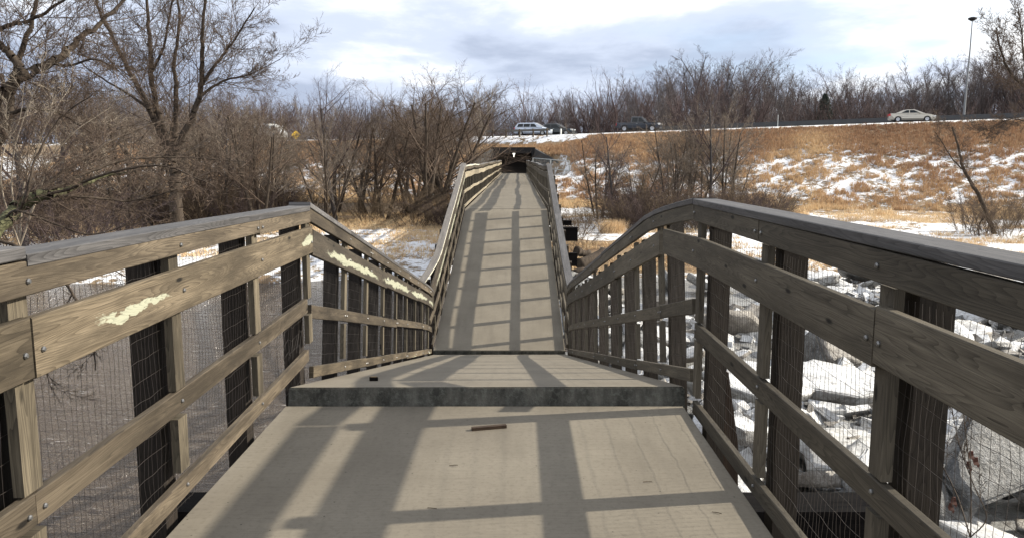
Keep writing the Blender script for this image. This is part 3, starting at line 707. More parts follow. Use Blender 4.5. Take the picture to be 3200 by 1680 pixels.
# warning sign
p = at(744, 340.5, 121.0); root = empty('warning_sign', (p.x, 121, p.z - 1.6), R(32)); tag(root, 'yellow diamond warning sign with a black symbol at the highway edge', 'road sign')
seg_obj('sign_post', [([((0, .04, -.9), (0, .04, 1.9), .05, .05)], 6)], M['steel'], root)
q = .72; sgc = plain('sign yellow', (.95, .6, .01), .5, var=.04); blk = plain('sign black', (.02, .02, .018), .6)
b = MB(); ring = [(0, -q), (q, 0), (0, q), (-q, 0)]
b.sweep([Vector((0, .02, 1.6)), Vector((0, -.02, 1.6))], ring, None, [Vector((1, 0, 0))] * 2, [Vector((0, 0, 1))] * 2)
b.build('sign_plate', sgc, root)
b = MB()
def flat(pts): b.poly([Vector((x, -.024, 1.6 + z)) for x, z in pts])
flat([(-.05, -.42), (.05, -.42), (.05, .02), (-.05, .02)])
flat([(-.05, .02), (.05, .02), (.30, .18), (.25, .26), (0, .1), (-.25, .26), (-.30, .18)])
flat([(-.34, .12), (-.18, .2), (-.34, .33)]); flat([(.34, .12), (.34, .33), (.18, .2)]); flat([(-.09, .2), (.09, .2), (0, .42)])
b.build('symbol', blk, root)

# ------------------------------------------------------------------ vehicles
def paint(name, c, rough=.3, metal=.3):
    t = NT(name); t.b.inputs['Coat Weight'].default_value = .6; t.b.inputs['Coat Roughness'].default_value = .08; return t.fin(c, rough, metal)
def arc(cx, r, z0=.0, n=9):
    return [(cx + r * math.cos(math.pi - math.pi * i / (n - 1)), z0 + r * math.sin(math.pi - math.pi * i / (n - 1))) for i in range(n)]
def prism(b, outl, w0, w1f=None, mi=0):
    """outl (x,z) polygon extruded across y; w1f(z)->half width"""
    f = w1f or (lambda x, z: w0)
    Lf = [Vector((x, -f(x, z), z)) for x, z in outl]; Rt = [Vector((x, f(x, z), z)) for x, z in outl]
    b.poly(Lf, mi=mi); b.poly(Rt[::-1], mi=mi); n = len(outl)
    for i in range(n): b.poly([Lf[i], Rt[i], Rt[(i + 1) % n], Lf[(i + 1) % n]], mi=mi)
def bev(o, w=.05, seg=2):
    m = o.modifiers.new('bevel', 'BEVEL'); m.width = w; m.segments = seg; m.limit_method = 'ANGLE'; m.angle_limit = R(38)
def vehicle(name, label, color, s, tt, body, cabin, W, wheels, wr, windows, top=1.4, belt=1.0, lamps=None, mirror=None, sideline=None, zoff=0.0, cat='car', flip=False):
    p = road_pt(s, tt, .045 + zoff); root = empty(name, p, math.atan2(DY, DX) + (math.pi if flip else 0)); tag(root, label, cat)
    L = max(x for x, z in body); mv = lambda pts: [(x - L / 2, z) for x, z in pts]
    hw = W / 2
    def bw(x, z): # slight plan taper at the ends
        e = max(0, abs(x) - (L / 2 - .7)) / .7; return hw * (1 - .13 * e * e) - (.05 if z < .35 else 0)
    pts = mv(body); b = MB(); prism(b, pts, hw, bw); o = b.build('body', color, root); bev(o, .045)
    cw = lambda x, z: hw - .05 - .17 * max(0, (z - belt)) / max(.01, top - belt)
    b = MB(); prism(b, mv(cabin), hw, cw); o = b.build('cabin', color, root); bev(o, .04)
    for wd in windows:
        for sy in (-1, 1):
            b = MB(); q = [Vector((x, sy * (cw(x, z) + .006), z)) for x, z in mv(wd)]; q2 = [v - Vector((0, sy * .02, 0)) for v in q]
            b.poly(q if sy < 0 else q[::-1]); b.poly(q2[::-1] if sy < 0 else q2)
            for i in range(len(q)): b.poly([q[i], q2[i], q2[(i + 1) % len(q)], q[(i + 1) % len(q)]])
            b.build('window', M['glass'], root)
    # windscreen: between the last two upper points of the cabin
    xs = mv(cabin); f1, f0 = xs[-2], xs[-1]
    dx, dz = f0[0] - f1[0], f0[1] - f1[1]; l = math.hypot(dx, dz); nx_, nz_ = -dz / l, dx / l
    if nx_ < 0: nx_, nz_ = -nx_, -nz_
    b = MB(); c = lambda k, off: (f1[0] + dx * k + nx_ * off, f1[1] + dz * k + nz_ * off)
    q = []
    for k, sy in ((.08, -1), (.92, -1), (.92, 1), (.08, 1)):
        x, z = c(k, .012); q.append(Vector((x, sy * (cw(x, z) - .08), z)))
    b.poly(q); b.build('windscreen', M['glass'], root)
    for wx in wheels:
        for sy in (-1, 1):
            c = Vector((wx - L / 2, sy * (hw - .13), wr)); rg = lambda r: [(r * math.cos(q * math.pi / 10), r * math.sin(q * math.pi / 10)) for q in range(20)]
            b = MB(); b.sweep([c + Vector((0, y * sy, 0)) for y in (-.11, -.09, .09, .115)], [rg(wr * .93), rg(wr), rg(wr), rg(wr * .9)], None, [Vector((1, 0, 0))] * 4, [Vector((0, 0, 1))] * 4)
            w_ = b.build('wheel', M['rubber'], root)
            b = MB(); b.sweep([c + Vector((0, y * sy, 0)) for y in (.1, .135, .125)], [rg(wr * .64), rg(wr * .62), rg(wr * .2)], None, [Vector((1, 0, 0))] * 3, [Vector((0, 0, 1))] * 3); b.build('rim', M['rim'], w_)
    if mirror:
        for sy in (-1, 1):
            b = MB(); mx_, mz = mirror; b.box(mx_ - L / 2 - .08, mx_ - L / 2 + .1, sy * (hw + .02) - .09, sy * (hw + .02) + .09, mz, mz + .14); o = b.build('mirror', color, root); bev(o, .03)
    red = M.setdefault('red', plain('tail lamp red', (.5, .02, .03), .3, var=.05)); whi = M.setdefault('lampw', plain('clear lamp', (.8, .8, .78), .15, var=.05))
    for nm, (xa, xb, za, zb), m in (lamps or []):
        for sy in (-1, 1):
            b = MB(); ya = bw((xa + xb) / 2 - L / 2, .7); b.box(xa - L / 2, xb - L / 2, min(sy * (ya - .25), sy * (ya + .004)), max(sy * (ya - .25), sy * (ya + .004)), za, zb)
            o = b.build(nm, red if m == 'r' else whi, root); bev(o, .02)
    b = MB(); b.box(-L / 2 + .4, L / 2 - .4, -hw + .1, hw - .1, .2, .45); b.build('underbody', M['rubber'], root)
    for hx in (sideline or []):
        for sy in (-1, 1):
            b = MB(); b.box(hx - L / 2 - .1, hx - L / 2 + .1, sy * hw - .02, sy * hw + .02, belt - .16, belt - .12); b.build('door_handle', M['rim'], root)
    return root
tsed = 47.2; tvan = -.4
vehicle('sedan', 'champagne beige four door sedan driving right of the centre on the highway', paint('champagne paint', (.5, .47, .41)), 3.4, 46.6,
    [(.0, .42), (.05, .75), (.12, 1.0), (.35, 1.04), (1.2, 1.03), (3.7, 1.0), (4.6, .86), (4.98, .72), (5.12, .5), (5.05, .25), (4.55, .24)] + arc(4.15, .38, .3)[::-1] + [(3.75, .24), (1.4, .24)] + arc(1.02, .38, .3)[::-1] + [(.62, .24), (.15, .28)],
    [(3.95, .95), (.55, .98), (.75, 1.06), (1.55, 1.40), (2.0, 1.47), (2.75, 1.47), (3.85, 1.0)], 1.85, (1.02, 4.15), .34,
    [[(1.35, 1.07), (2.18, 1.07), (2.18, 1.39), (1.9, 1.38)], [(2.26, 1.07), (3.3, 1.07), (2.72, 1.39), (2.26, 1.39)]], 1.47, 1.02,
    [('tail_lamp', (-.0, .3, .74, .98), 'r'), ('headlight', (4.7, 5.08, .58, .74), 'w')], (3.3, 1.0), (2.0, 2.95))
vehicle('minivan', 'silver minivan driving behind the guardrail over the underpass', paint('silver paint', (.46, .52, .62)), 3.0, -1.1,
    [(.0, .45), (.02, .9), (.1, 1.12), (4.1, 1.1), (4.7, .95), (5.05, .78), (5.15, .5), (5.08, .25), (4.6, .24)] + arc(4.2, .39, .3)[::-1] + [(3.8, .24), (1.35, .24)] + arc(.97, .39, .3)[::-1] + [(.56, .24), (.12, .28)],
    [(4.25, 1.02), (.08, 1.05), (.2, 1.25), (.5, 1.68), (.9, 1.76), (3.0, 1.74), (4.2, 1.12)], 1.95, (.97, 4.2), .34,
    [[(.45, 1.18), (1.35, 1.16), (1.35, 1.6), (.65, 1.62)], [(1.42, 1.16), (2.35, 1.15), (2.35, 1.6), (1.42, 1.6)], [(2.42, 1.15), (3.5, 1.14), (2.95, 1.6), (2.42, 1.6)]], 1.76, 1.12,
    [('tail_lamp', (-.02, .16, .9, 1.12), 'r'), ('headlight', (4.7, 5.1, .66, .86), 'w')], (3.4, 1.08), (1.7, 2.7))
suvb = lambda L: [(.0, .5), (.03, .9), (.1, 1.08), (3.5, 1.07), (4.5, .96), (L - .15, .8), (L, .55), (L - .06, .28), (L - .5, .27)] + arc(L - .92, .41, .33)[::-1] + [(L - 1.35, .28), (1.35, .28)] + arc(.95, .41, .33)[::-1] + [(.52, .28), (.1, .32)]
vehicle('black_suv', 'black suv half hidden behind the silver minivan', paint('black paint', (.02, .028, .035)), 5.8, 1.6, suvb(4.85),
    [(3.6, 1.0), (.1, 1.0), (.25, 1.2), (.75, 1.6), (1.2, 1.68), (2.5, 1.67), (3.55, 1.07)], 1.9, (.95, 3.93), .36,
    [[(.55, 1.12), (1.6, 1.1), (1.6, 1.52), (.95, 1.54)], [(1.68, 1.1), (2.95, 1.1), (2.45, 1.52), (1.68, 1.53)]], 1.68, 1.07,
    [('tail_lamp', (-.02, .14, .85, 1.08), 'r'), ('headlight', (4.45, 4.82, .72, .88), 'w')], (2.9, 1.05), (2.1,))
vehicle('pickup_truck', 'black pickup truck seen through the bare shrubs on the highway', M.get('blackp') or paint('dark truck paint', (.03, .035, .045)), 2.6, 13.9,
    [(.0, .6), (.0, 1.1), (.1, 1.2), (5.2, 1.2), (5.75, 1.12), (5.9, .9), (5.85, .45), (5.35, .42)] + arc(4.85, .45, .42)[::-1] + [(4.35, .42), (1.6, .42)] + arc(1.15, .45, .42)[::-1] + [(.65, .42), (.1, .5)],
    [(4.2, 1.1), (1.9, 1.1), (1.95, 1.4), (2.05, 1.9), (2.2, 1.97), (3.35, 1.96), (4.1, 1.2)], 2.0, (1.15, 4.85), .42,
    [[(2.15, 1.25), (2.9, 1.25), (2.9, 1.82), (2.2, 1.82)], [(3.0, 1.25), (3.85, 1.25), (3.3, 1.82), (3.0, 1.82)]], 1.97, 1.2,
    [('tail_lamp', (-.02, .1, .8, 1.1), 'r'), ('headlight', (5.5, 5.88, .85, 1.08), 'w')], (3.8, 1.2), (2.8,), cat='pickup truck')
def box_truck(label, tt, s, L=4.8):
    p = road_pt(s, tt, .05); root = empty('box_truck', p, math.atan2(DY, DX)); tag(root, label, 'truck'); wp = paint('white box paint', (.4, .41, .41), .6, 0)
    b = MB(); b.box(-L / 2, L / 2 - 2.0, -1.1, 1.1, .8, 2.65); bev(b.build('cargo_box', wp, root), .04)
    b = MB(); prism(b, [(L / 2 - 1.95, .5), (L / 2 - 1.95, 2.35), (L / 2 - .9, 2.4), (L / 2 - .35, 1.5), (L / 2, 1.3), (L / 2 + .05, .5)], 1.0); bev(b.build('cab', wp, root), .06)
    for sy in (-1, 1):
        b = MB(); b.poly([Vector((x, sy * 1.006, z)) for x, z in [(L / 2 - 1.6, 1.5), (L / 2 - .6, 1.5), (L / 2 - 1.0, 2.2), (L / 2 - 1.6, 2.2)]]); b.build('window', M['glass'], root)
        for wx in (-L / 2 + 1.4, L / 2 - .9):
            rg = lambda r: [(r * math.cos(q * math.pi / 8), r * math.sin(q * math.pi / 8)) for q in range(16)]; c = Vector((wx, sy * .95, .45))
            b = MB(); b.sweep([c - Vector((0, .13, 0)), c + Vector((0, .13, 0))], rg(.45), None, [Vector((1, 0, 0))] * 2, [Vector((0, 0, 1))] * 2); b.build('wheel', M['rubber'], root)
    b = MB(); b.box(-L / 2 + .1, L / 2 - .1, -.45, .45, .5, .89); b.build('chassis', M['rubber'], root)
box_truck('white box truck behind trees just left of the yellow sign', -45.8, 4)
# ------------------------------------------------------------------ trees
def grow(S, p, d, L, r, lvl, P, g):
    n = P['n'][lvl]; step = L / n; wob = P['wob'][lvl]; tr = P['trop'][lvl]; last = lvl == len(P['n']) - 1
    nch = 0 if last else P['ch'][lvl]; st_ = 1 if last else P['start'][lvl]; acc = g.random()
    px, py, pz = p; dx, dy, dz = d; tip = P['tip'][lvl]
    for i in range(n):
        dx += g.uniform(-wob, wob); dy += g.uniform(-wob, wob); dz += g.uniform(-wob, wob) + tr
        l = math.sqrt(dx * dx + dy * dy + dz * dz); dx /= l; dy /= l; dz /= l
        qx, qy, qz = px + dx * step, py + dy * step, pz + dz * step
        ra = r * (1 - (1 - tip) * i / n); rb = r * (1 - (1 - tip) * (i + 1) / n)
        S[lvl].append(((px, py, pz), (qx, qy, qz), ra, rb))
        f = (i + 1) / n
        if not last and f > st_:
            acc += nch / max(1, n * (1 - st_))
            while acc >= 1:
                acc -= 1; a = g.uniform(P['ang'][lvl][0], P['ang'][lvl][1]); az = g.uniform(0, 6.283)
                # perpendicular frame
                if abs(dz) < .9: ux, uy, uz = -dy, dx, 0.0
                else: ux, uy, uz = 1.0, 0.0, 0.0
                l = math.sqrt(ux * ux + uy * uy + uz * uz); ux /= l; uy /= l; uz /= l
                vx, vy, vz = dy * uz - dz * uy, dz * ux - dx * uz, dx * uy - dy * ux
                ca, sa, cz, sz = math.cos(a), math.sin(a), math.cos(az), math.sin(az)
                nd = (dx * ca + (ux * cz + vx * sz) * sa, dy * ca + (uy * cz + vy * sz) * sa, dz * ca + (uz * cz + vz * sz) * sa)
                t_ = g.random(); sp = (px + (qx - px) * t_, py + (qy - py) * t_, pz + (qz - pz) * t_)
                cl = L * P['lr'][lvl] * g.uniform(.65, 1.1) * (1.12 - .5 * f); cr = max(P['rmin'], min(rb * .85, rb * P['rr'][lvl] + .001))
                grow(S, sp, nd, cl, cr, lvl + 1, P, g)
        px, py, pz = qx, qy, qz
def PP(n, ch, ang, lr, wob, trop, start, rr, rmin, tip=None):
    return dict(n=n, ch=ch, ang=ang, lr=lr, wob=wob, trop=trop, start=start, rr=rr, rmin=rmin, tip=tip or [.35] * len(n))
BIG = PP([8, 8, 6, 4, 3], [8, 7, 7, 5], [(.35, .75), (.4, .9), (.4, 1.0), (.4, 1.0)], [.62, .55, .5, .5], [.06, .09, .11, .12, .14], [.02, .05, .04, .03, .02], [.3, .2, .15, .1], [.55, .55, .5, .6], .006)
FAR = PP([7, 5, 4, 3], [11, 10, 8], [(.45, .95), (.35, .85), (.35, .9)], [.42, .45, .5], [.06, .07, .09, .1], [.03, .04, .04, .02], [.2, .12, .1], [.42, .4, .5], .008)
SHR = PP([6, 5, 3], [9, 7], [(.3, .8), (.35, 1.0)], [.5, .45], [.13, .18, .22], [.02, .03, .03], [.2, .1], [.5, .5], .006)

def make_tree(name, trunks, P, seed, mt, mc, split=1, parts=True, parent=None):
    """trunks: list of (p,d,L,r). returns object/empty"""
    g = random.Random(seed); S = [[] for _ in P['n']]
    for (p, d, L, r) in trunks:
        grow(S, p, d, L, r, 0, P, g)
    th = sum((S[k] for k in range(split)), []); cr = sum((S[k] for k in range(split, len(S))), [])
    def sides(l): return [([s for s in l if s[2] > .05], 7), ([s for s in l if .018 < s[2] <= .05], 5), ([s for s in l if s[2] <= .018], 3)]
    if parts:
        root = parent or empty(name)
        seg_obj('trunk', sides(th), mt, root); seg_obj('crown', sides(cr), mc, root); return root
    return seg_obj(name, sides(th + cr), [mc])
def multi(n, L, r, spread, g, base=.3):
    out = []
    for i in range(n):
        a = 6.283 * i / n + g.uniform(-.4, .4); s = spread * g.uniform(.5, 1.1)
        d = Vector((math.cos(a) * s, math.sin(a) * s, 1)).normalized()
        out.append(((math.cos(a) * base * g.random(), math.sin(a) * base * g.random(), -.3), tuple(d), L * g.uniform(.75, 1.1), r * g.uniform(.7, 1.1)))
    return out
def ground_at(x, y): return float(ground_h(np.array([x]), np.array([y]))[0])

# --- wood behind the highway
fv = []
g = random.Random(21)
for i in range(8):
    kind = i % 4
    tr = []; h0 = [3.5, 1.5, 2.6, .4][kind]; nl = [6, 5, 6, 7][kind]; sp = [.55, .6, .42, .7][kind]
    lx, ly = g.uniform(-.1, .1), g.uniform(-.1, .1)
    for q_ in range(nl):
        a = 6.283 * q_ / nl + g.uniform(-.5, .5); z = h0 * g.uniform(.8, 1.5); s2 = sp * g.uniform(.5, 1.2) if q_ else .08
        d = Vector((math.cos(a) * s2 + lx, math.sin(a) * s2 + ly, 1)).normalized(); tr.append(((lx * z, ly * z, z), tuple(d), (13 - h0) * g.uniform(.7, 1.0), .10))
    P = dict(FAR); P['ang'] = [(.4, .8 + .08 * kind), (.35, .85), (.35, .9)]
    P['ang'] = [(.35, .85), (.35, .85), (.35, .9)]
    S = [[] for _ in P['n']]; g3 = random.Random(100 + i)
    for (p, d, L, r) in tr: grow(S, p, d, L, r, 0, P, g3)
    stem = [((0, 0, -.5), (lx * h0 * 1.5, ly * h0 * 1.5, h0 * 1.5), .26, .2)]; al = stem + sum(S, [])
    fv.append(seg_obj('bare_tree', [([s for s in al if s[2] > .05], 6), ([s for s in al if s[2] <= .05], 3)], M['twig_farred'] if i in (3, 7) else M['twig_far']))
used = set()
skyline = [(-60, 165), (0, 170), (150, 190), (300, 205), (430, 225), (560, 215), (640, 205), (760, 215), (830, 235), (900, 240), (1000, 235), (1100, 215), (1180, 195), (1235, 190), (1285, 258), (1340, 250), (1400, 222), (1500, 214), (1560, 190), (1640, 178), (1700, 172), (1780, 140), (1900, 132), (1980, 148), (2060, 178), (2140, 192), (2250, 186), (2330, 150), (2400, 165), (2470, 140), (2560, 100), (2640, 95)]
def sky_y(px): return float(np.interp(px, [a for a, b in skyline], [b for a, b in skyline]))
def put_far(px, Y, variant, hs=1.0, lab='bare grey tree in the wood behind the highway', group='trees of the wood behind the highway'):
    o = fv[variant]
    if variant in used: o = o.copy(); COL.objects.link(o)
    used.add(variant); c = at(px, sky_y(px), Y); z0 = ground_at(c.x, Y); Ht = max(5, (c.z - z0) * hs)
    base = FH[variant]; k = Ht / base; o.location = (c.x, Y, z0); o.rotation_euler = (0, 0, g.uniform(0, 6.28)); o.scale = (k * g.uniform(.9, 1.15),) * 2 + (k,)
    tag(o, lab, 'tree', group); return o
FH = []
for o in fv:
    co = np.empty(len(o.data.vertices) * 3, np.float32); o.data.vertices.foreach_get('co', co); FH.append(float(np.percentile(co.reshape(-1, 3)[:, 2], 99.7)))
px = -90
while px < 2680:
    right = px > 1270
    put_far(px, g.uniform(138, 152) if right else g.uniform(150, 170), g.choice([0, 1, 2, 4, 5, 6, 3, 7]), (g.uniform(.76, .98) if px < 1570 else g.uniform(.92, 1.1)))
    px += g.uniform(22, 40) if right else g.uniform(30, 46)
px = -90
while px < 2680:
    put_far(px, g.uniform(165, 185), g.choice([0, 1, 2, 4, 5, 6]), (g.uniform(.6, .8) if 1240 < px < 1570 else g.uniform(.7, .92))); px += g.uniform(30, 48)
# low scrub right behind the highway
sv_ = []
for i in range(4):
    sv_.append(make_tree('bare_shrub', multi(9, 4.5, .05, .55, g, .8), SHR, 300 + i, M['thicket'], [M['twig_far'], M['twig_farred'], M['shrub'], M['twig_far']][i], parts=False))
su = set()
def put_shrub(x, y, v, k, lab, group, z=None, mat=None):
    o = sv_[v]
    if v in su: o = o.copy(); COL.objects.link(o)
    su.add(v); o.location = (x, y, ground_at(x, y) if z is None else z); o.rotation_euler = (0, 0, g.uniform(0, 6.28)); o.scale = (k * g.uniform(.9, 1.3), k * g.uniform(.9, 1.3), k); tag(o, lab, 'shrub', group); return o
px = -80
while px < 2670:
    for Y in ((128, 142, 158) if px > 1270 else (148, 165)):
        c = at(px + g.uniform(-15, 15), 300, Y + g.uniform(-4, 4)); put_shrub(c.x, c.y, g.choice([0, 1, 3, 2]), g.uniform(1.3, 2.1), 'low leafless scrub at the foot of the wood behind the highway', 'scrub behind the highway')
    px += g.uniform(30, 44)
# pale trees that stand out
for (px, Y, h, lab) in ((2170, 130, 5.5, 'slim pale barked bare tree behind the highway left of the sedan'), (2305, 131, 8.0, 'white barked bare tree rising above the sedan'), (1215, 128, 10.5, 'pale bare tree standing out left of the underpass against the sky')):
    c = at(px, 300, Y); z = ground_at(c.x, Y); r_ = make_tree('pale_tree', multi(3, h * .8, .13, .22, g), FAR, int(px), M['bark_pale'], M['twig_grey']); r_.location = (c.x, Y, z); tag(r_, lab, 'tree')
# dark evergreen behind the wood edge
c = at(2078, 186, 134); z0 = ground_at(c.x, 134); Ht = c.z - z0; Ht *= .76; sg = [((0, 0, 0), (0, 0, Ht), .18, .03)]; nd = []
for i in range(1600):
    f = g.random() ** .8; z = Ht * (.2 + .8 * f); rad = (1 - f) ** .7 * 3.0 + .2; a = g.uniform(0, 6.28); r1 = rad * g.uniform(.5, 1); x, y = math.cos(a) * r1, math.sin(a) * r1
    nd.append(((x * .7, y * .7, z + .1), (x, y, z - .15 + g.uniform(-.1, .1)), .05, .02))
root = empty('evergreen_tree', (c.x, 134, z0)); tag(root, 'small dark evergreen among the bare trees behind the highway', 'tree')
seg_obj('trunk', [(sg, 6)], M['bark_far'], root); seg_obj('crown', [(nd, 3)], plain('dark evergreen', (.02, .032, .022), .9), root)

# --- middle distance, left bank
mats3 = [(M['bark'], M['twig']), (M['bark'], M['twig_tan']), (M['bark_far'], M['shrub'])]
mv_ = []
for i in range(7):
    k = i % 3
    tr = [multi(2, 8.5, .16, .25, g), multi(4, 6.5, .11, .38, g), [((0, 0, -.3), (.12, 0, 1), 10, .2)]][k]
    P = dict(BIG); P['n'] = [7, 6, 5, 3]; P['ch'] = [9, 8, 8]; P['tip'] = [.35] * 4; P['rmin'] = .0055; P['ch'] = [10, 9, 9]; P['wob'] = [.06, .07, .09, .1]; P['trop'] = [.02, .015, .01, .0]; P['ang'] = [(.45, 1.05), (.4, 1.0), (.4, 1.1)]; P['rr'] = [.5, .45, .5, .5]
    mv_.append(make_tree('bank_tree', tr, P, 500 + i, *mats3[i % 3]))
mh = []
for o in mv_:
    z = []
    for ch in o.children:
        co = np.empty(len(ch.data.vertices) * 3, np.float32); ch.data.vertices.foreach_get('co', co); z.append(float(np.percentile(co.reshape(-1, 3)[:, 2], 99.7)))
    mh.append(max(z))
mu = set()
def put_mid(px, Y, topy, v, lab, group=None, rz=None, wide=1.0, lean=0.0):
    o = mv_[v]
    if v in mu: o = copy_tree(o)
    mu.add(v); c = at(px, topy, Y); z0 = ground_at(c.x, Y); k = (c.z - z0) / mh[v]; o.location = (c.x, Y, z0 - .1); o.scale = (k * wide, k * wide, k)
    o.rotation_euler = (0, lean, g.uniform(0, 6.28) if rz is None else rz); o.pop('group', None) if 'group' in o else None
    tag(o, lab, 'tree', group); return o
put_mid(1068, 58, 150, 0, 'tall spreading bare tree left of the rising bridge span', wide=1.25)
put_mid(1085, 62, 165, 3, 'bare tree just right of the tall spreading one beside the bridge', wide=1.2)
put_mid(835, 56, 165, 2, 'thin dark tree leaning right of the yellow sign', lean=.12)
put_mid(812, 54, 260, 1, 'low forked dark tree under the yellow sign')
put_mid(650, 52, 235, 4, 'double stemmed bare tree between the big tree and the sign')
put_mid(640, 50, 250, 0, 'short bare tree left of the yellow sign', wide=1.2)
put_mid(560, 57, 220, 5, 'slim bare tree right of the big multi stemmed tree', wide=.9)
put_mid(960, 60, 250, 6, 'medium bare tree with reddish twigs left of the tall spreading tree', wide=1.4)
put_mid(900, 66, 265, 3, 'rounded bare tree behind the left bank thicket', wide=1.3)
put_mid(1118, 76, 255, 1, 'bare tree standing left of the long level span', wide=1.3)
put_mid(1095, 84, 235, 4, 'bare tree on the embankment left of the underpass', wide=1.1)
for (px, Y, ty, v) in ((10, 40, 40, 2), (60, 46, 110, 1), (120, 52, 90, 5), (190, 48, 150, 0), (240, 58, 120, 3), (300, 50, 175, 4), (330, 64, 160, 6), (395, 60, 200, 1), (480, 66, 190, 3), (520, 52, 290, 0), (600, 70, 230, 6), (840, 72, 270, 1), (1010, 72, 230, 5), (1100, 70, 225, 6), (20, 60, 120, 4), (150, 66, 170, 2)):
    if (px, Y) in ((60, 46), (240, 58), (20, 60), (150, 66), (330, 64)): continue
    put_mid(px, Y, ty, v, 'brown bare tree in the wood on the left bank', 'trees of the wood on the left bank', wide=g.uniform(.9, 1.3))
for (px, Y, ty, v) in ((590, 62, 235, 0), (645, 80, 240, 3), (838, 66, 262, 3), (925, 64, 262, 1), (1025, 66, 235, 0), (1045, 80, 205, 1), (1120, 66, 205, 3),  (540, 68, 225, 1), (455, 60, 230, 4)):
    put_mid(px, Y, ty, v, 'brown bare tree of the dense stand between the big tree and the bridge', 'trees of the stand left of the bridge', wide=g.uniform(1.2, 1.55))
# pale twiggy saplings on the right bank
for (px, Y, ty, v) in ((1510, 62, 310, 4), (1610, 58, 345, 1), (1690, 60, 330, 1), (1760, 64, 280, 4), (1850, 64, 330, 1)):
    o = put_mid(px, Y, ty, v, 'pale twiggy bare tree on the right bank in front of the embankment', 'pale twiggy trees on the right bank', wide=g.uniform(.75, 1.0))
put_mid(694, 60, 262, 0, 'twiggy bare tree in front of the white truck', wide=.7)
# thicket shrubs
th = []
for i in range(4):
    th.append(make_tree('bare_shrub', multi(12, 2.6, .022, .75, g, .6), SHR, 700 + i, M['thicket'], [M['thicket'], M['twig'], M['shrub'], M['twig_grey']][i], parts=False))
tu = set()
def put_th(x, y, v, k, lab, group):
    o = th[v]
    if v in tu: o = o.copy(); COL.objects.link(o)
    tu.add(v); o.location = (x, y, ground_at(x, y) - .05); o.rotation_euler = (0, 0, g.uniform(0, 6.28)); o.scale = (k * g.uniform(.9, 1.4), k * g.uniform(.9, 1.4), k * g.uniform(.8, 1.2)); return tag(o, lab, 'shrub', group)
for i in range(105):
    px = g.uniform(-60, 1185); Y = g.uniform(50, 74) if px > 250 else g.uniform(40, 72)
    if px > 820: Y = g.uniform(52, 80)
    c = at(px, 500, Y)
    if abs(c.x + .2) < 3 or 715 < px < 775: continue
    put_th(c.x, Y, g.choice([0, 0, 1, 2]) if px > 500 else g.choice([0, 1, 1, 2]), g.uniform(.8, 1.7), 'leafless brown shrub in the left bank thicket', 'shrubs of the left bank thicket')
# right bank shrubs
for (px, Y, ty, v, lab) in ((1545, 58, 272, 2, 'slender bare tree right of the rising span'), (1690, 64, 232, 1, 'taller thin bare tree left of the pickup truck'), (1720, 62, 270, 4, 'bare tree right of the pickup truck with dark stems'),
                            (1795, 60, 185, 2, 'tallest bare sapling on the right bank, right of the pickup truck'), (1830, 62, 235, 4, 'thin bare sapling beside the tallest right bank sapling')):
    put_mid(px, Y, ty, v, lab, wide=.8)
for i in range(46):
    px = g.uniform(1560, 1960); Y = g.uniform(50, 62); c = at(px, 500, Y); put_th(c.x, Y, g.choice([2, 2, 0, 1]), g.uniform(.8, 1.35), 'purple brown shrub in the clump behind the right railing', 'shrub clump behind the right railing')
for (px, Y) in ((1440, 44), (1455, 47), (1470, 42), (1500, 52), (1425, 50), (1480, 56)):
    c = at(px, 500, Y); put_th(c.x, Y, 0, .75, 'small dark shrub right of the rising span', 'small shrubs right of the rising span')
for (px, Y) in ((2480, 47), (2520, 49), (2560, 46), (2590, 50), (2545, 52), (2440, 50)):
    c = at(px, 500, Y); put_th(c.x, Y, g.choice([0, 1]), 1.0, 'brown shrub at the foot of the leaning tree', 'shrubs at the foot of the leaning tree')

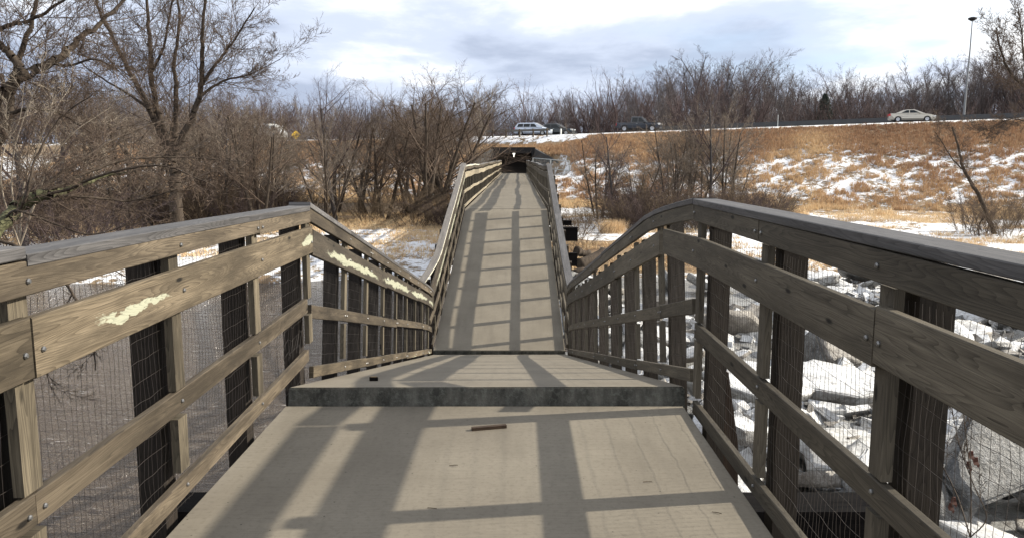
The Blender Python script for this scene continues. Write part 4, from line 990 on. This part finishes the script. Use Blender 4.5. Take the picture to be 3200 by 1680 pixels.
# --- custom limbs from traced centre lines
def limb_tree(name, label, limbs, P, seed, mt, mc, lvl0=1, base=None, dens=1.0, anchor=None):
    """limbs: list of (points, r0, r1, twigL, count)"""
    g2 = random.Random(seed); S = [[] for _ in range(len(P['n']) + 1)]; tr = []
    for pts, r0, r1, tl, cnt in limbs:
        # smooth (Catmull-Rom)
        sm = []; n = len(pts)
        for i in range(n - 1):
            p0, p1, p2, p3 = pts[max(0, i - 1)], pts[i], pts[i + 1], pts[min(n - 1, i + 2)]
            for q in range(6):
                t_ = q / 6; sm.append(.5 * ((2 * p1) + (p2 - p0) * t_ + (2 * p0 - 5 * p1 + 4 * p2 - p3) * t_ ** 2 + (3 * p1 - p0 - 3 * p2 + p3) * t_ ** 3))
        sm.append(pts[-1]); m = len(sm) - 1; acc = 0
        sm = [v + Vector((g2.uniform(-1, 1), g2.uniform(-1, 1), g2.uniform(-1, 1))) * r0 * .25 if 0 < i < m else v for i, v in enumerate(sm)]
        for i in range(m):
            ra = r0 + (r1 - r0) * i / m; rb = r0 + (r1 - r0) * (i + 1) / m; tr.append((tuple(sm[i]), tuple(sm[i + 1]), ra, rb))
            acc += cnt * dens / m if i > m * .12 else 0
            while acc >= 1:
                acc -= 1; d = (sm[i + 1] - sm[i]).normalized(); ax = d.orthogonal().normalized(); ax.rotate(Matrix.Rotation(g2.uniform(0, 6.28), 3, d))
                a = g2.uniform(.35, .95); nd = d * math.cos(a) + ax * math.sin(a)
                grow(S, tuple(sm[i]), tuple(nd), tl * g2.uniform(.5, 1.15), max(P['rmin'] * 1.3, min(rb * .5, tl * .007)), 1, P2(P), g2)
    root = empty(name, anchor if anchor is not None else limbs[0][0][0]); off = -root.location
    sd_ = lambda l: [([s for s in l if s[2] > .03], 8), ([s for s in l if .01 < s[2] <= .03], 5), ([s for s in l if s[2] <= .01], 3)]
    a = seg_obj('trunk', sd_(tr), mt, root); c_ = seg_obj('crown', sd_(sum(S, [])), mc, root)
    for q in (a, c_):
        if q: q.data.transform(Matrix.Translation(off))
    tag(root, label, 'tree'); return root
def P2(P):
    return P
def PL(px, py, Y): return at(px, py, Y)
TW = PP([5, 5, 4, 3], [6, 5, 4], [(.35, .8), (.4, .9), (.4, 1.0)], [.5, .55, .5], [.1, .14, .18, .22], [.02, .02, .02, .01], [.1, .1, .1], [.6, .6, .6], .0045)
TW['n'] = [1, 6, 5, 4]; TW['ch'] = [1, 8, 5]; TW['wob'] = [.1, .08, .1, .12]
TWB = dict(TW); TWB['n'] = [1, 7, 5, 4, 3]; TWB['ch'] = [1, 8, 6, 3]; TWB['wob'] = [.1, .06, .08, .1, .1]; TWB['trop'] = [0, .03, .03, .02, .02]; TWB['ang'] = TW['ang'] + [(.4, 1.)]; TWB['lr'] = [.55, .6, .6, .6]; TWB['start'] = [.1] * 4; TWB['rr'] = [.6] * 4; TWB['tip'] = [.35] * 5; TWB['rmin'] = .008
Y0 = 42
limb_tree('multistem_tree', 'big bare tree forking low into five tall stems on the left bank', [
    ([PL(446, 560, Y0), PL(441, 470, Y0), PL(432, 395, Y0)], .38, .26, 2.0, 3),
    ([PL(432, 400, Y0), PL(404, 335, Y0), PL(370, 260, Y0 - .6), PL(330, 190, Y0 - 1), PL(290, 110, Y0 - 1.5), PL(250, 30, Y0 - 2), PL(230, -50, Y0 - 2)], .19, .05, 4.2, 14),
    ([PL(430, 400, Y0), PL(408, 320, Y0 + .3), PL(385, 230, Y0 + .5), PL(378, 130, Y0 + .6), PL(372, 50, Y0 + .8), PL(362, -60, Y0 + 1)], .21, .06, 3.8, 14),
    ([PL(432, 400, Y0), PL(440, 330, Y0), PL(444, 240, Y0), PL(438, 160, Y0), PL(450, 70, Y0), PL(445, -50, Y0)], .18, .05, 3.4, 13),
    ([PL(434, 400, Y0), PL(462, 340, Y0 - .3), PL(500, 250, Y0 - .6), PL(508, 160, Y0 - .8), PL(512, 70, Y0 - 1), PL(520, -50, Y0 - 1)], .21, .055, 3.8, 14),
    ([PL(504, 218, Y0 - .6), PL(545, 160, Y0 - 1), PL(590, 100, Y0 - 1.4), PL(640, 20, Y0 - 1.6)], .1, .03, 3.2, 14),
    ([PL(500, 245, Y0 - .6), PL(560, 205, Y0), PL(620, 190, Y0), PL(705, 150, Y0)], .08, .015, 2.8, 15),
    ([PL(388, 285, Y0 - .4), PL(320, 235, Y0), PL(260, 200, Y0 + .5), PL(190, 150, Y0 + 1)], .09, .02, 3.0, 8),
    ([PL(382, 180, Y0), PL(410, 120, Y0), PL(430, 20, Y0), PL(440, -40, Y0)], .09, .03, 3.0, 7)], TWB, 61, M['bark'], M['twig'])
YL = 17
limb_tree('overhanging_tree', 'dark limbed bare tree reaching in from the left edge at the top', [
    ([PL(-190, 470, YL), PL(-60, 330, YL), PL(0, 245, YL), PL(60, 190, YL), PL(130, 155, YL + .5), PL(190, 110, YL + 1), PL(255, 55, YL + 1.5), PL(330, -10, YL + 2)], .16, .03, 1.9, 15),
    ([PL(60, 190, YL), PL(35, 150, YL), PL(-5, 105, YL), PL(-60, 60, YL)], .11, .05, 1.8, 7),
    ([PL(-190, 470, YL), PL(-150, 250, YL), PL(-60, 110, YL + 1), PL(20, 65, YL + 1), PL(80, 50, YL + 1), PL(150, 10, YL + 1), PL(220, -40, YL + 1)], .08, .02, 1.8, 12),
    ([PL(-190, 470, YL), PL(-60, 300, YL + 2), PL(10, 288, YL + 2), PL(90, 275, YL + 2), PL(160, 290, YL + 2), PL(230, 335, YL + 2)], .07, .015, 1.6, 14),
    ([PL(-190, 470, YL), PL(-40, 420, YL + 3), PL(20, 300, YL + 3), PL(30, 200, YL + 3), PL(70, 90, YL + 3), PL(100, -30, YL + 3)], .14, .04, 2.2, 14),
    ([PL(125, 158, YL + .5), PL(175, 165, YL + .5), PL(240, 150, YL + .5), PL(300, 180, YL + .5)], .04, .01, 1.3, 9)], TWB | {'rmin': .005}, 62, M['bark'], M['twig'])
YM = 12
limb_tree('mossy_tree', 'low mossy limb sweeping over the river from the lower left', [
    ([PL(-70, 640, YM - 1), PL(0, 570, YM - .5), PL(50, 520, YM), PL(110, 492, YM), PL(160, 480, YM + .3)], .12, .07, 1.2, 6),
    ([PL(155, 482, YM + .3), PL(215, 460, YM + .5), PL(270, 440, YM + 1), PL(320, 435, YM + 1)], .05, .02, .9, 5)], TW, 63, M['moss'], M['twig'])
limb_tree('leaning_willow', 'long dark arching branches sweeping across the left bank over the river', [
    ([PL(10, 560, YM), PL(50, 500, YM), PL(110, 470, YM + .5), PL(200, 405, YM + 1), PL(300, 345, YM + 2), PL(420, 300, YM + 3)], .045, .012, 1.2, 16),
    ([PL(50, 500, YM), PL(120, 478, YM), PL(230, 430, YM + .5), PL(330, 400, YM + 1), PL(450, 396, YM + 1.5), PL(620, 408, YM + 2)], .035, .007, .9, 16),
    ([PL(10, 560, YM), PL(50, 500, YM), PL(100, 492, YM), PL(220, 495, YM + .5), PL(330, 505, YM + 1), PL(430, 480, YM + 1), PL(500, 445, YM + 1.5)], .03, .008, .8, 14),
    ([PL(50, 500, YM), PL(160, 480, YM), PL(260, 440, YM), PL(370, 418, YM), PL(440, 425, YM), PL(540, 470, YM)], .028, .007, .8, 12),
    ([PL(10, 560, YM), PL(60, 510, YM - .5), PL(90, 400, YM - .3), PL(150, 300, YM), PL(230, 240, YM)], .03, .008, 1.0, 12),
    ([PL(10, 560, YM), PL(40, 530, YM - 1), PL(130, 560, YM - 1), PL(230, 590, YM - 1), PL(330, 560, YM - 1)], .022, .006, .8, 10)], TW, 64, M['bark'], M['twig'])
limb_tree('pale_sapling', 'pale grey upright shoots at the far left in front of the dark wood', [
    ([PL(50, 620, 14), PL(60, 470, 14), PL(90, 380, 14), PL(130, 290, 14), PL(190, 200, 14.5)], .018, .005, .8, 7),
    ([PL(50, 620, 14), PL(30, 470, 14), PL(40, 360, 14), PL(80, 250, 14), PL(110, 190, 14)], .017, .005, .8, 6),
    ([PL(50, 620, 14), PL(100, 480, 14), PL(130, 400, 14), PL(190, 330, 14), PL(280, 270, 14.5)], .016, .005, .8, 7),
    ([PL(50, 620, 14), PL(5, 480, 13.5), PL(10, 380, 13.5), PL(50, 300, 13.5), PL(60, 210, 13.5)], .016, .005, .8, 6),
    ([PL(50, 620, 14), PL(110, 450, 14), PL(180, 398, 14), PL(260, 380, 14), PL(320, 365, 14)], .012, .004, .6, 5)], TW | {'rmin': .0035}, 65, M['twig_grey'], M['twig_grey'])
limb_tree('drooping_branch', 'thin drooping branch seen through the left fence mesh over the water', [
    ([PL(-20, 600, 6.6), PL(90, 640, 6.6), PL(170, 720, 6.5), PL(210, 790, 6.5), PL(232, 860, 6.4), PL(240, 930, 6.4)], .016, .006, .45, 8),
    ([PL(180, 740, 6.5), PL(130, 830, 6.4), PL(110, 900, 6.4), PL(130, 980, 6.4)], .008, .004, .35, 6),
    ([PL(170, 720, 6.5), PL(235, 660, 6.8), PL(330, 700, 7), PL(430, 720, 7), PL(540, 700, 7)], .007, .003, .35, 8)], TW | {'rmin': .0022}, 66, M['bark'], M['bark'])
YR = 48
limb_tree('leaning_dead_tree', 'dark dead tree leaning left on the right bank near the photo edge', [
    ([PL(2512, 612, YR), PL(2490, 560, YR), PL(2455, 480, YR), PL(2425, 430, YR), PL(2410, 370, YR), PL(2395, 320, YR)], .16, .04, 1.6, 18),
    ([PL(2425, 430, YR), PL(2395, 400, YR), PL(2370, 360, YR), PL(2350, 330, YR)], .05, .015, 1.2, 8),
    ([PL(2480, 540, YR), PL(2460, 570, YR), PL(2455, 600, YR)], .04, .015, .8, 3)], TWB | {'rmin': .006}, 67, M['bark'], M['twig'])
limb_tree('edge_tree', 'bare tree branches reaching in at the upper right edge', [
    ([PL(2660, 420, 60), PL(2600, 250, 60), PL(2545, 190, 60), PL(2520, 140, 60), PL(2505, 70, 60)], .16, .04, 2.6, 16),
    ([PL(2620, 250, 60), PL(2580, 170, 60), PL(2570, 90, 60), PL(2560, 20, 60)], .1, .03, 2.6, 12),
    ([PL(2660, 300, 60), PL(2590, 305, 60), PL(2540, 300, 60), PL(2500, 320, 60), PL(2465, 330, 60)], .06, .015, 1.8, 12)], TWB | {'rmin': .012}, 68, M['bark'], M['twig'])
# weed with dead leaves outside the right railing
r_ = limb_tree('dead_weed', 'thin weed stems with a few rust red dead leaves behind the right fence mesh', [
    ([PL(2440, 1350, 5.6), PL(2440, 1200, 5.6), PL(2425, 1060, 5.6), PL(2420, 960, 5.6)], .007, .003, .25, 4),
    ([PL(2440, 1350, 5.6), PL(2480, 1300, 5.6), PL(2445, 1210, 5.6), PL(2410, 1110, 5.6), PL(2390, 1000, 5.6)], .006, .003, .25, 4),
    ([PL(2440, 1350, 5.6), PL(2400, 1230, 6.0), PL(2330, 1100, 6.3), PL(2290, 1060, 6.5), PL(2200, 990, 6.6)], .007, .004, .3, 4)], TW | {'rmin': .002}, 69, M['bark'], M['bark'])
r_['category'] = 'weed'
lm = plain('rust red dead leaf', (.07, .022, .012), .8)
for (px, py) in ((2446, 1134), (2440, 1160), (2458, 1150), (2402, 1250), (2395, 1265)):
    c = PL(px, py, 5.6) - r_.location; b = MB(); n = 5
    for i in range(n):
        a, z = i / n, (i + 1) / n; wa, wb = .02 * math.sin(math.pi * a) + .002, .02 * math.sin(math.pi * z) + .002
        f = lambda t_, w_: c + Vector((w_, .02 * math.sin(t_ * 5), -.075 * t_ + .015 * math.sin(t_ * 9)))
        b.poly([f(a, -wa), f(a, wa), f(z, wb), f(z, -wb)])
    o = b.build('dead_leaf', lm, r_)
# ------------------------------------------------------------------ ice
g = random.Random(77)
xs = axis([(.9, 14, .3), (14, 90, 1.5)]); ys = axis([(-12, 36.5, .35)])
X, Y = np.meshgrid(xs, ys)
ZI = WATER_Z + .12 + (fbm(X * .5, Y * .5, 41) - .42) * .75 + (fbm(X * 2.1, Y * 2.1, 44, 3) - .5) * .22
ZI = ZI - np.clip((1.6 - X) / .8, 0, 1) * .5
flatm = np.clip((fbm(X * .16 + 3, Y * .16, 51, 2) - .5) * 6, 0, 1); ZI = ZI * (1 - flatm) + (WATER_Z + .2) * flatm
ny, nx = X.shape; idx = np.arange(nx * ny).reshape(ny, nx); F = np.stack([idx[:-1, :-1], idx[:-1, 1:], idx[1:, 1:], idx[1:, :-1]], -1).reshape(-1, 4)
o = np_mesh('river_ice', np.stack([X, Y, ZI], -1).reshape(-1, 3), F, M['ice_grey']); tag(o, 'frozen grey river surface right of the bridge', 'ice', kind='structure')
def block_mesh(seed, mats, flat=.35, snow=True):
    q = random.Random(seed); n = q.randint(5, 8); ring = []
    for i in range(n):
        a = 6.283 * (i + q.uniform(-.3, .3)) / n; r_ = q.uniform(.36, .56); ring.append((r_ * math.cos(a), r_ * math.sin(a) * q.uniform(.7, 1)))
    bm = bmesh.new(); h = flat
    lo = [bm.verts.new((x * q.uniform(.85, 1.05), y * q.uniform(.85, 1.05), -h / 2 + q.uniform(-.05, .05) * h)) for x, y in ring]; hi = [bm.verts.new((x, y, h / 2 + q.uniform(-.18, .18) * h)) for x, y in ring]
    bm.faces.new(hi); bm.faces.new(lo[::-1])
    for i in range(n): bm.faces.new((lo[i], lo[(i + 1) % n], hi[(i + 1) % n], hi[i]))
    bmesh.ops.bevel(bm, geom=bm.edges[:], offset=.03 * h / .35, segments=2, affect='EDGES')
    bmesh.ops.triangulate(bm, faces=[f for f in bm.faces if len(f.verts) > 4])
    bmesh.ops.subdivide_edges(bm, edges=[e for e in bm.edges if e.calc_length() > .1], cuts=3, use_grid_fill=True)
    from mathutils import noise as mn
    for v in bm.verts: v.co += mn.noise_vector(v.co * 5 + Vector((seed, 0, 0))) * .026 + mn.noise_vector(v.co * 14 + Vector((seed, 3, 0))) * .012
    bm.normal_update()
    for f in bm.faces: f.material_index = 0 if f.normal.z > .5 or not snow else 1; f.smooth = True
    me = bpy.data.meshes.new('ice_block'); bm.to_mesh(me); bm.free()
    for m in mats: me.materials.append(m)
    return me
BM = [block_mesh(i, [(M['ice_white'], M['ice_grey']), (M['ice_white'], M['ice_mud']), (M['ice_mud'], M['ice_dark']), (M['ice_grey'], M['ice_dark'])][i % 4], .11 + .045 * (i % 3)) for i in range(10)]
BM += [block_mesh(30 + i, (M['ice_dark'], M['ice_dark']), .3) for i in range(2)]
def ice_block(x, y, z, s, rot, v, lab, group=None, th=1.0):
    o = bpy.data.objects.new('ice_block', BM[v]); o.location = (x, y, z); o.rotation_euler = rot; o.scale = (s, s * g.uniform(.7, 1), s * th * g.uniform(.7, 1.1)); link(o); return tag(o, lab, 'ice block', group)
placed = []
i = 0
while i < 285:
    y = g.uniform(4, 34.5); x = g.uniform(1.9, 3.2 + y * .78); s = g.choice([.5, .7, .9, 1.2, 1.6]) * (1 + .015 * y)
    if y < 9.5 and s > .9: continue
    if float(np.clip((fbm(x * .16 + 3, y * .16, 51, 2) - .5) * 6, 0, 1)) > .6 and g.random() < .8: continue
    if any((x - a) ** 2 + (y - b_) ** 2 < (.33 * (s + c)) ** 2 for a, b_, c in placed): i += .02; continue
    placed.append((x, y, s)); i += 1
    ice_block(x, y, WATER_Z + .25 + .12 * s, s, (g.gauss(0, .36), g.gauss(0, .36), g.uniform(0, 6.28)), g.choice([0, 1, 2, 3, 4, 5, 6, 8, 8, 9]), 'dirty white ice block jammed in the frozen river right of the bridge', 'ice blocks jammed in the river')
for k in range(16):
    y = g.uniform(9, 32); x = g.uniform(3.5, 2 + y * .75); ice_block(x, y, WATER_Z + .34, g.uniform(2.2, 3.6), (g.gauss(0, .1), g.gauss(0, .1), g.uniform(0, 6.28)), g.choice([0, 1, 4, 5, 8]), 'broad snow covered ice floe lying flat in the frozen river', 'broad snowy floes', th=.4)
# named slabs
for (px, py, Yv, s, rot, v, th_, lab) in (
    (2352, 1225, 10.6, 1.5, (1.1, .5, .3), 10, 1.2, 'big dark ice slab standing on edge at the lower right'),
    (2480, 1180, 10.8, 2.3, (.75, -.45, .5), 11, .7, 'large grey ice slab tilted up behind the rust red leaves'),
    (2405, 1120, 11.6, 1.0, (.5, -.9, .8), 0, .7, 'white wedge of ice leaning against the dark slab'),
    (2560, 1190, 11.5, 2.2, (.6, .4, 2.1), 11, .7, 'grey tilted ice slab at the right edge of the photo'),
    (2085, 880, 17.5, 2.0, (.9, .1, .2), 2, 2.0, 'smooth brownish ice boulder standing up behind the second right post'),
    (1905, 960, 13.5, 2.4, (.12, .1, .5), 0, .6, 'flat snow covered floe behind the first right post'),
    (1720, 940, 13.0, 1.3, (.9, .5, 1.2), 4, .9, 'upright white ice chunk between the right railing posts of the tipped span'),
    (2090, 960, 14.2, 3.2, (.04, .02, 1.5), 4, .4, 'broad flat white floe in the middle of the right river'),
    (2050, 1330, 8.6, 1.5, (.2, .2, 1.5), 0, .8, 'snowy floe just behind the pile cap end'),
    (2390, 740, 24, 2.6, (.3, .4, .5), 3, .7, 'pale ice slab tilted up near the far right shore'),
    (1860, 1080, 10.2, 1.1, (.1, .3, .5), 0, 2.2, 'rounded snowy ice lump beside the broken pile')):
    c = at(px, py, Yv); ice_block(c.x, Yv, max(c.z, WATER_Z + .15), s, rot, v, lab, th=th_)
# small rubble
def rubble(name, n, area, smin, smax, mat, zf, label, cat, seed=1, flatm=.6):
    q = np.random.default_rng(seed); cube = np.array([[a, b_, c] for c in (-1, 1) for b_ in (-1, 1) for a in (-1, 1)], float) * .5
    faces = np.array([(0, 2, 3, 1), (4, 5, 7, 6), (0, 1, 5, 4), (2, 6, 7, 3), (0, 4, 6, 2), (1, 3, 7, 5)])
    x, y = area(q, n); z = zf(x, y); s = smin + (smax - smin) * q.random(n) ** 2.2
    V = cube[None] + q.normal(0, .13, (n, 8, 3)); V *= (s[:, None] * np.stack([np.ones(n), q.uniform(.6, 1, n), q.uniform(.25, flatm, n)], 1))[:, None, :]
    a, b_, c = q.normal(0, .45, n), q.normal(0, .45, n), q.uniform(0, 6.28, n)
    def rot(V, ang, i, j):
        W = V.copy(); ca, sa = np.cos(ang)[:, None], np.sin(ang)[:, None]; W[..., i] = V[..., i] * ca - V[..., j] * sa; W[..., j] = V[..., i] * sa + V[..., j] * ca; return W
    V = rot(rot(rot(V, a, 1, 2), b_, 0, 2), c, 0, 1); V += np.stack([x, y, z + s * .12], 1)[:, None, :]
    F = (faces[None] + (np.arange(n) * 8)[:, None, None]).reshape(-1, 4)
    o = np_mesh(name, V.reshape(-1, 3), F, mat, smooth=False); return tag(o, label, cat, kind='stuff')
def zi(x, y): return WATER_Z + .14 + (fbm(x * .5, y * .5, 41) - .42) * .75
def area_ice(q, n):
    y = 3 + 32 * q.random(n * 3); x = 1.7 + (3 + y * .8) * q.random(n * 3); k = fbm(x * .35, y * .35, 61, 3) + .25 * q.random(n * 3) - .5 * (fbm(x * .16 + 3, y * .16, 51, 2) > .6); i = np.argsort(-k)[:n]; return x[i], y[i]
rubble('ice_rubble', 4200, area_ice, .1, .55, M['ice_white'], zi, 'small broken ice rubble between the blocks', 'ice', 1, .5)
rubble('muddy_ice_rubble', 3200, area_ice, .07, .42, M['ice_mud'], zi, 'muddy crushed ice and frozen debris between the blocks', 'ice', 2, .6)
rubble('dark_ice_debris', 3000, area_ice, .06, .4, M['ice_dark'], zi, 'dark wet ice shards between the blocks', 'ice', 3, .6)

# driftwood logs right of the bridge end
for k, (a, b_, r0, lab) in enumerate((((1452, 665, 34), (1528, 632, 35.5), .21, 'thick grey driftwood log lying right of the rising span'), ((1440, 690, 33), (1500, 668, 33.5), .2, 'dark short driftwood log in front of the thick log'), ((1447, 632, 34.5), (1478, 640, 35), .2, 'black broken stump above the driftwood logs'), ((1435, 712, 31), (1478, 672, 33), .07, 'thin stick jutting from the driftwood'))):
    A, B_ = at(*a), at(*b_); d = B_ - A; sg = []; n = 7; q = random.Random(k); P0 = [A + d * i / n + Vector((q.uniform(-.08, .08), 0, q.uniform(-.06, .06))) for i in range(n + 1)]
    rr_ = [r0 * q.uniform(.75, 1.15) for _ in range(n + 1)]
    b = MB(); dd = d.normalized(); la = Vector((dd.y, -dd.x, 0)).normalized(); up = la.cross(dd)
    secs = [[(r_ * math.cos(j * .628) * q.uniform(.85, 1.12), r_ * math.sin(j * .628) * q.uniform(.85, 1.12)) for j in range(10)] for r_ in rr_]
    b.sweep([p - A for p in P0], secs, None, [la] * (n + 1), [up] * (n + 1)); o = b.build('driftwood_log', M['bark'], smooth=True); o.location = A; tag(o, lab, 'log')

# ------------------------------------------------------------------ dry grass
def grass(name, x, y, h, tone, blades, label, seed, lean=.35, wid=.02):
    q = np.random.default_rng(seed); n = len(x); z = ground_h(x, y)
    N = n * blades; i = np.repeat(np.arange(n), blades); a = q.uniform(0, 6.28, N); rad = q.random(N) * h[i] * .35
    bx = x[i] + np.cos(a) * rad; by = y[i] + np.sin(a) * rad; hh = h[i] * q.uniform(.5, 1.1, N); ln = hh * lean * q.uniform(.2, 1.6, N)
    tx = bx + np.cos(a) * ln; ty = by + np.sin(a) * ln; w_ = q.uniform(.6, 1.4, N) * wid; pa = q.uniform(0, 3.14, N)
    wx, wy = np.cos(pa) * w_, np.sin(pa) * w_
    V = np.stack([np.stack([bx - wx, by - wy, z[i] - .04], 1), np.stack([bx + wx, by + wy, z[i] - .04], 1), np.stack([tx, ty, z[i] + hh], 1)], 1).reshape(-1, 3)
    F = np.arange(N * 3).reshape(N, 3); tn = np.clip(tone[i] + q.normal(0, .12, N), 0, 1)
    o = np_mesh(name, V, F, M['grass'], smooth=False, attr={'tone': np.repeat(tn, 3)}); tag(o, label, 'grass', kind='stuff'); return o
q = np.random.default_rng(5)
n = 150000
tt = q.uniform(-75, 105, n); s = q.uniform(-25.5, -1.7, n); s = np.where((tt > -14) & (tt < 8) & (s > -2.9), -4 - 20 * q.random(n), s); x = 3 + .3417 * s + .9398 * tt; y = 109 + .9398 * s - .3417 * tt
k = (s + 25) / 25; cl = fbm(x * 1.1, y * 1.3, 71, 4); dens = np.clip((k - .5) * 3.0, 0, 1) * .75 + .27
keep = (cl * .75 + .25 * vnoise(x * 1.7, y * 1.7, 9) > 1.0 - (.36 + dens * .48)) & ~((np.abs(x - TX) < 6.8) & (y > 90) & (y < 103.4) & (np.abs(x - TX) < 2.6 + (103 - y) * .75)); x, y, k, cl = x[keep], y[keep], k[keep], cl[keep]
patch = fbm(x * .12, y * .12, 81, 3)
tone = np.clip(.62 - .32 * np.clip(k, 0, 1) + (patch - .5) * .9, .05, 1)
grass('embankment_grass', x, y, (.22 + .35 * q.random(len(x)) * (.6 + cl)) * np.clip(1.6 - k, .6, 1), tone, 5, 'rust and golden dry grass covering the highway embankment', 6, wid=.03)
# golden belt at the foot of the embankment and on the flood plain
n = 60000; tt = q.uniform(-20, 75, n); s = q.uniform(-34, -23.5, n); x = 3 + .3417 * s + .9398 * tt; y = 109 + .9398 * s - .3417 * tt
keep = (fbm(x * .3, y * .25, 73, 3) + .15 * q.random(n) > .60) & (np.abs(x) > 2.5) & (y > 37); x, y = x[keep], y[keep]
grass('golden_grass', x, y, .25 + .4 * q.random(len(x)), .62 + .3 * q.random(len(x)), 5, 'pale golden grass at the foot of the embankment', 7, wid=.025)
n = 60000; x = q.uniform(-34, 46, n); y = q.uniform(36.6, 66, n)
pr = fbm(x * .22, y * .5, 75, 4) + np.where(x < -2, .03, 0) + np.where((x > 1) & (y < 46), .1, 0) - np.where((x > 3) & (x < 14) & (y > 45) & (y < 57), .1, 0)
keep = (pr + .1 * q.random(n) > .60) & (np.abs(x + .2) > 2.2); x, y = x[keep], y[keep]
grass('flood_plain_grass', x, y, .12 + .3 * q.random(len(x)) ** 2, .55 + .4 * q.random(len(x)), 6, 'straw coloured grass patches on the snowy flood plain', 8, .7, wid=.016)
# one big golden tussock right of the bridge
c = at(1527, 575, 52); a = q.normal(0, .35, (60, 2)); grass('grass_tussock', c.x + a[:, 0], 49 + a[:, 1], np.full(60, .9), np.full(60, .7), 22, 'round golden grass tussock', 9, .5, .014)
bpy.data.objects['grass_tussock']['kind'] = 'thing'; tag(bpy.data.objects['grass_tussock'], 'round golden grass tussock in the snow right of the rising span', 'grass tussock')
for o in list(bpy.data.objects):
    if o.name.startswith('grass_tussock'): del o['kind']

# drop models that were never placed
for o in list(bpy.data.objects):
    if o.parent is None and o.type in ('MESH', 'EMPTY') and 'label' not in o and 'kind' not in o:
        for ch in list(o.children): bpy.data.objects.remove(ch)
        bpy.data.objects.remove(o)
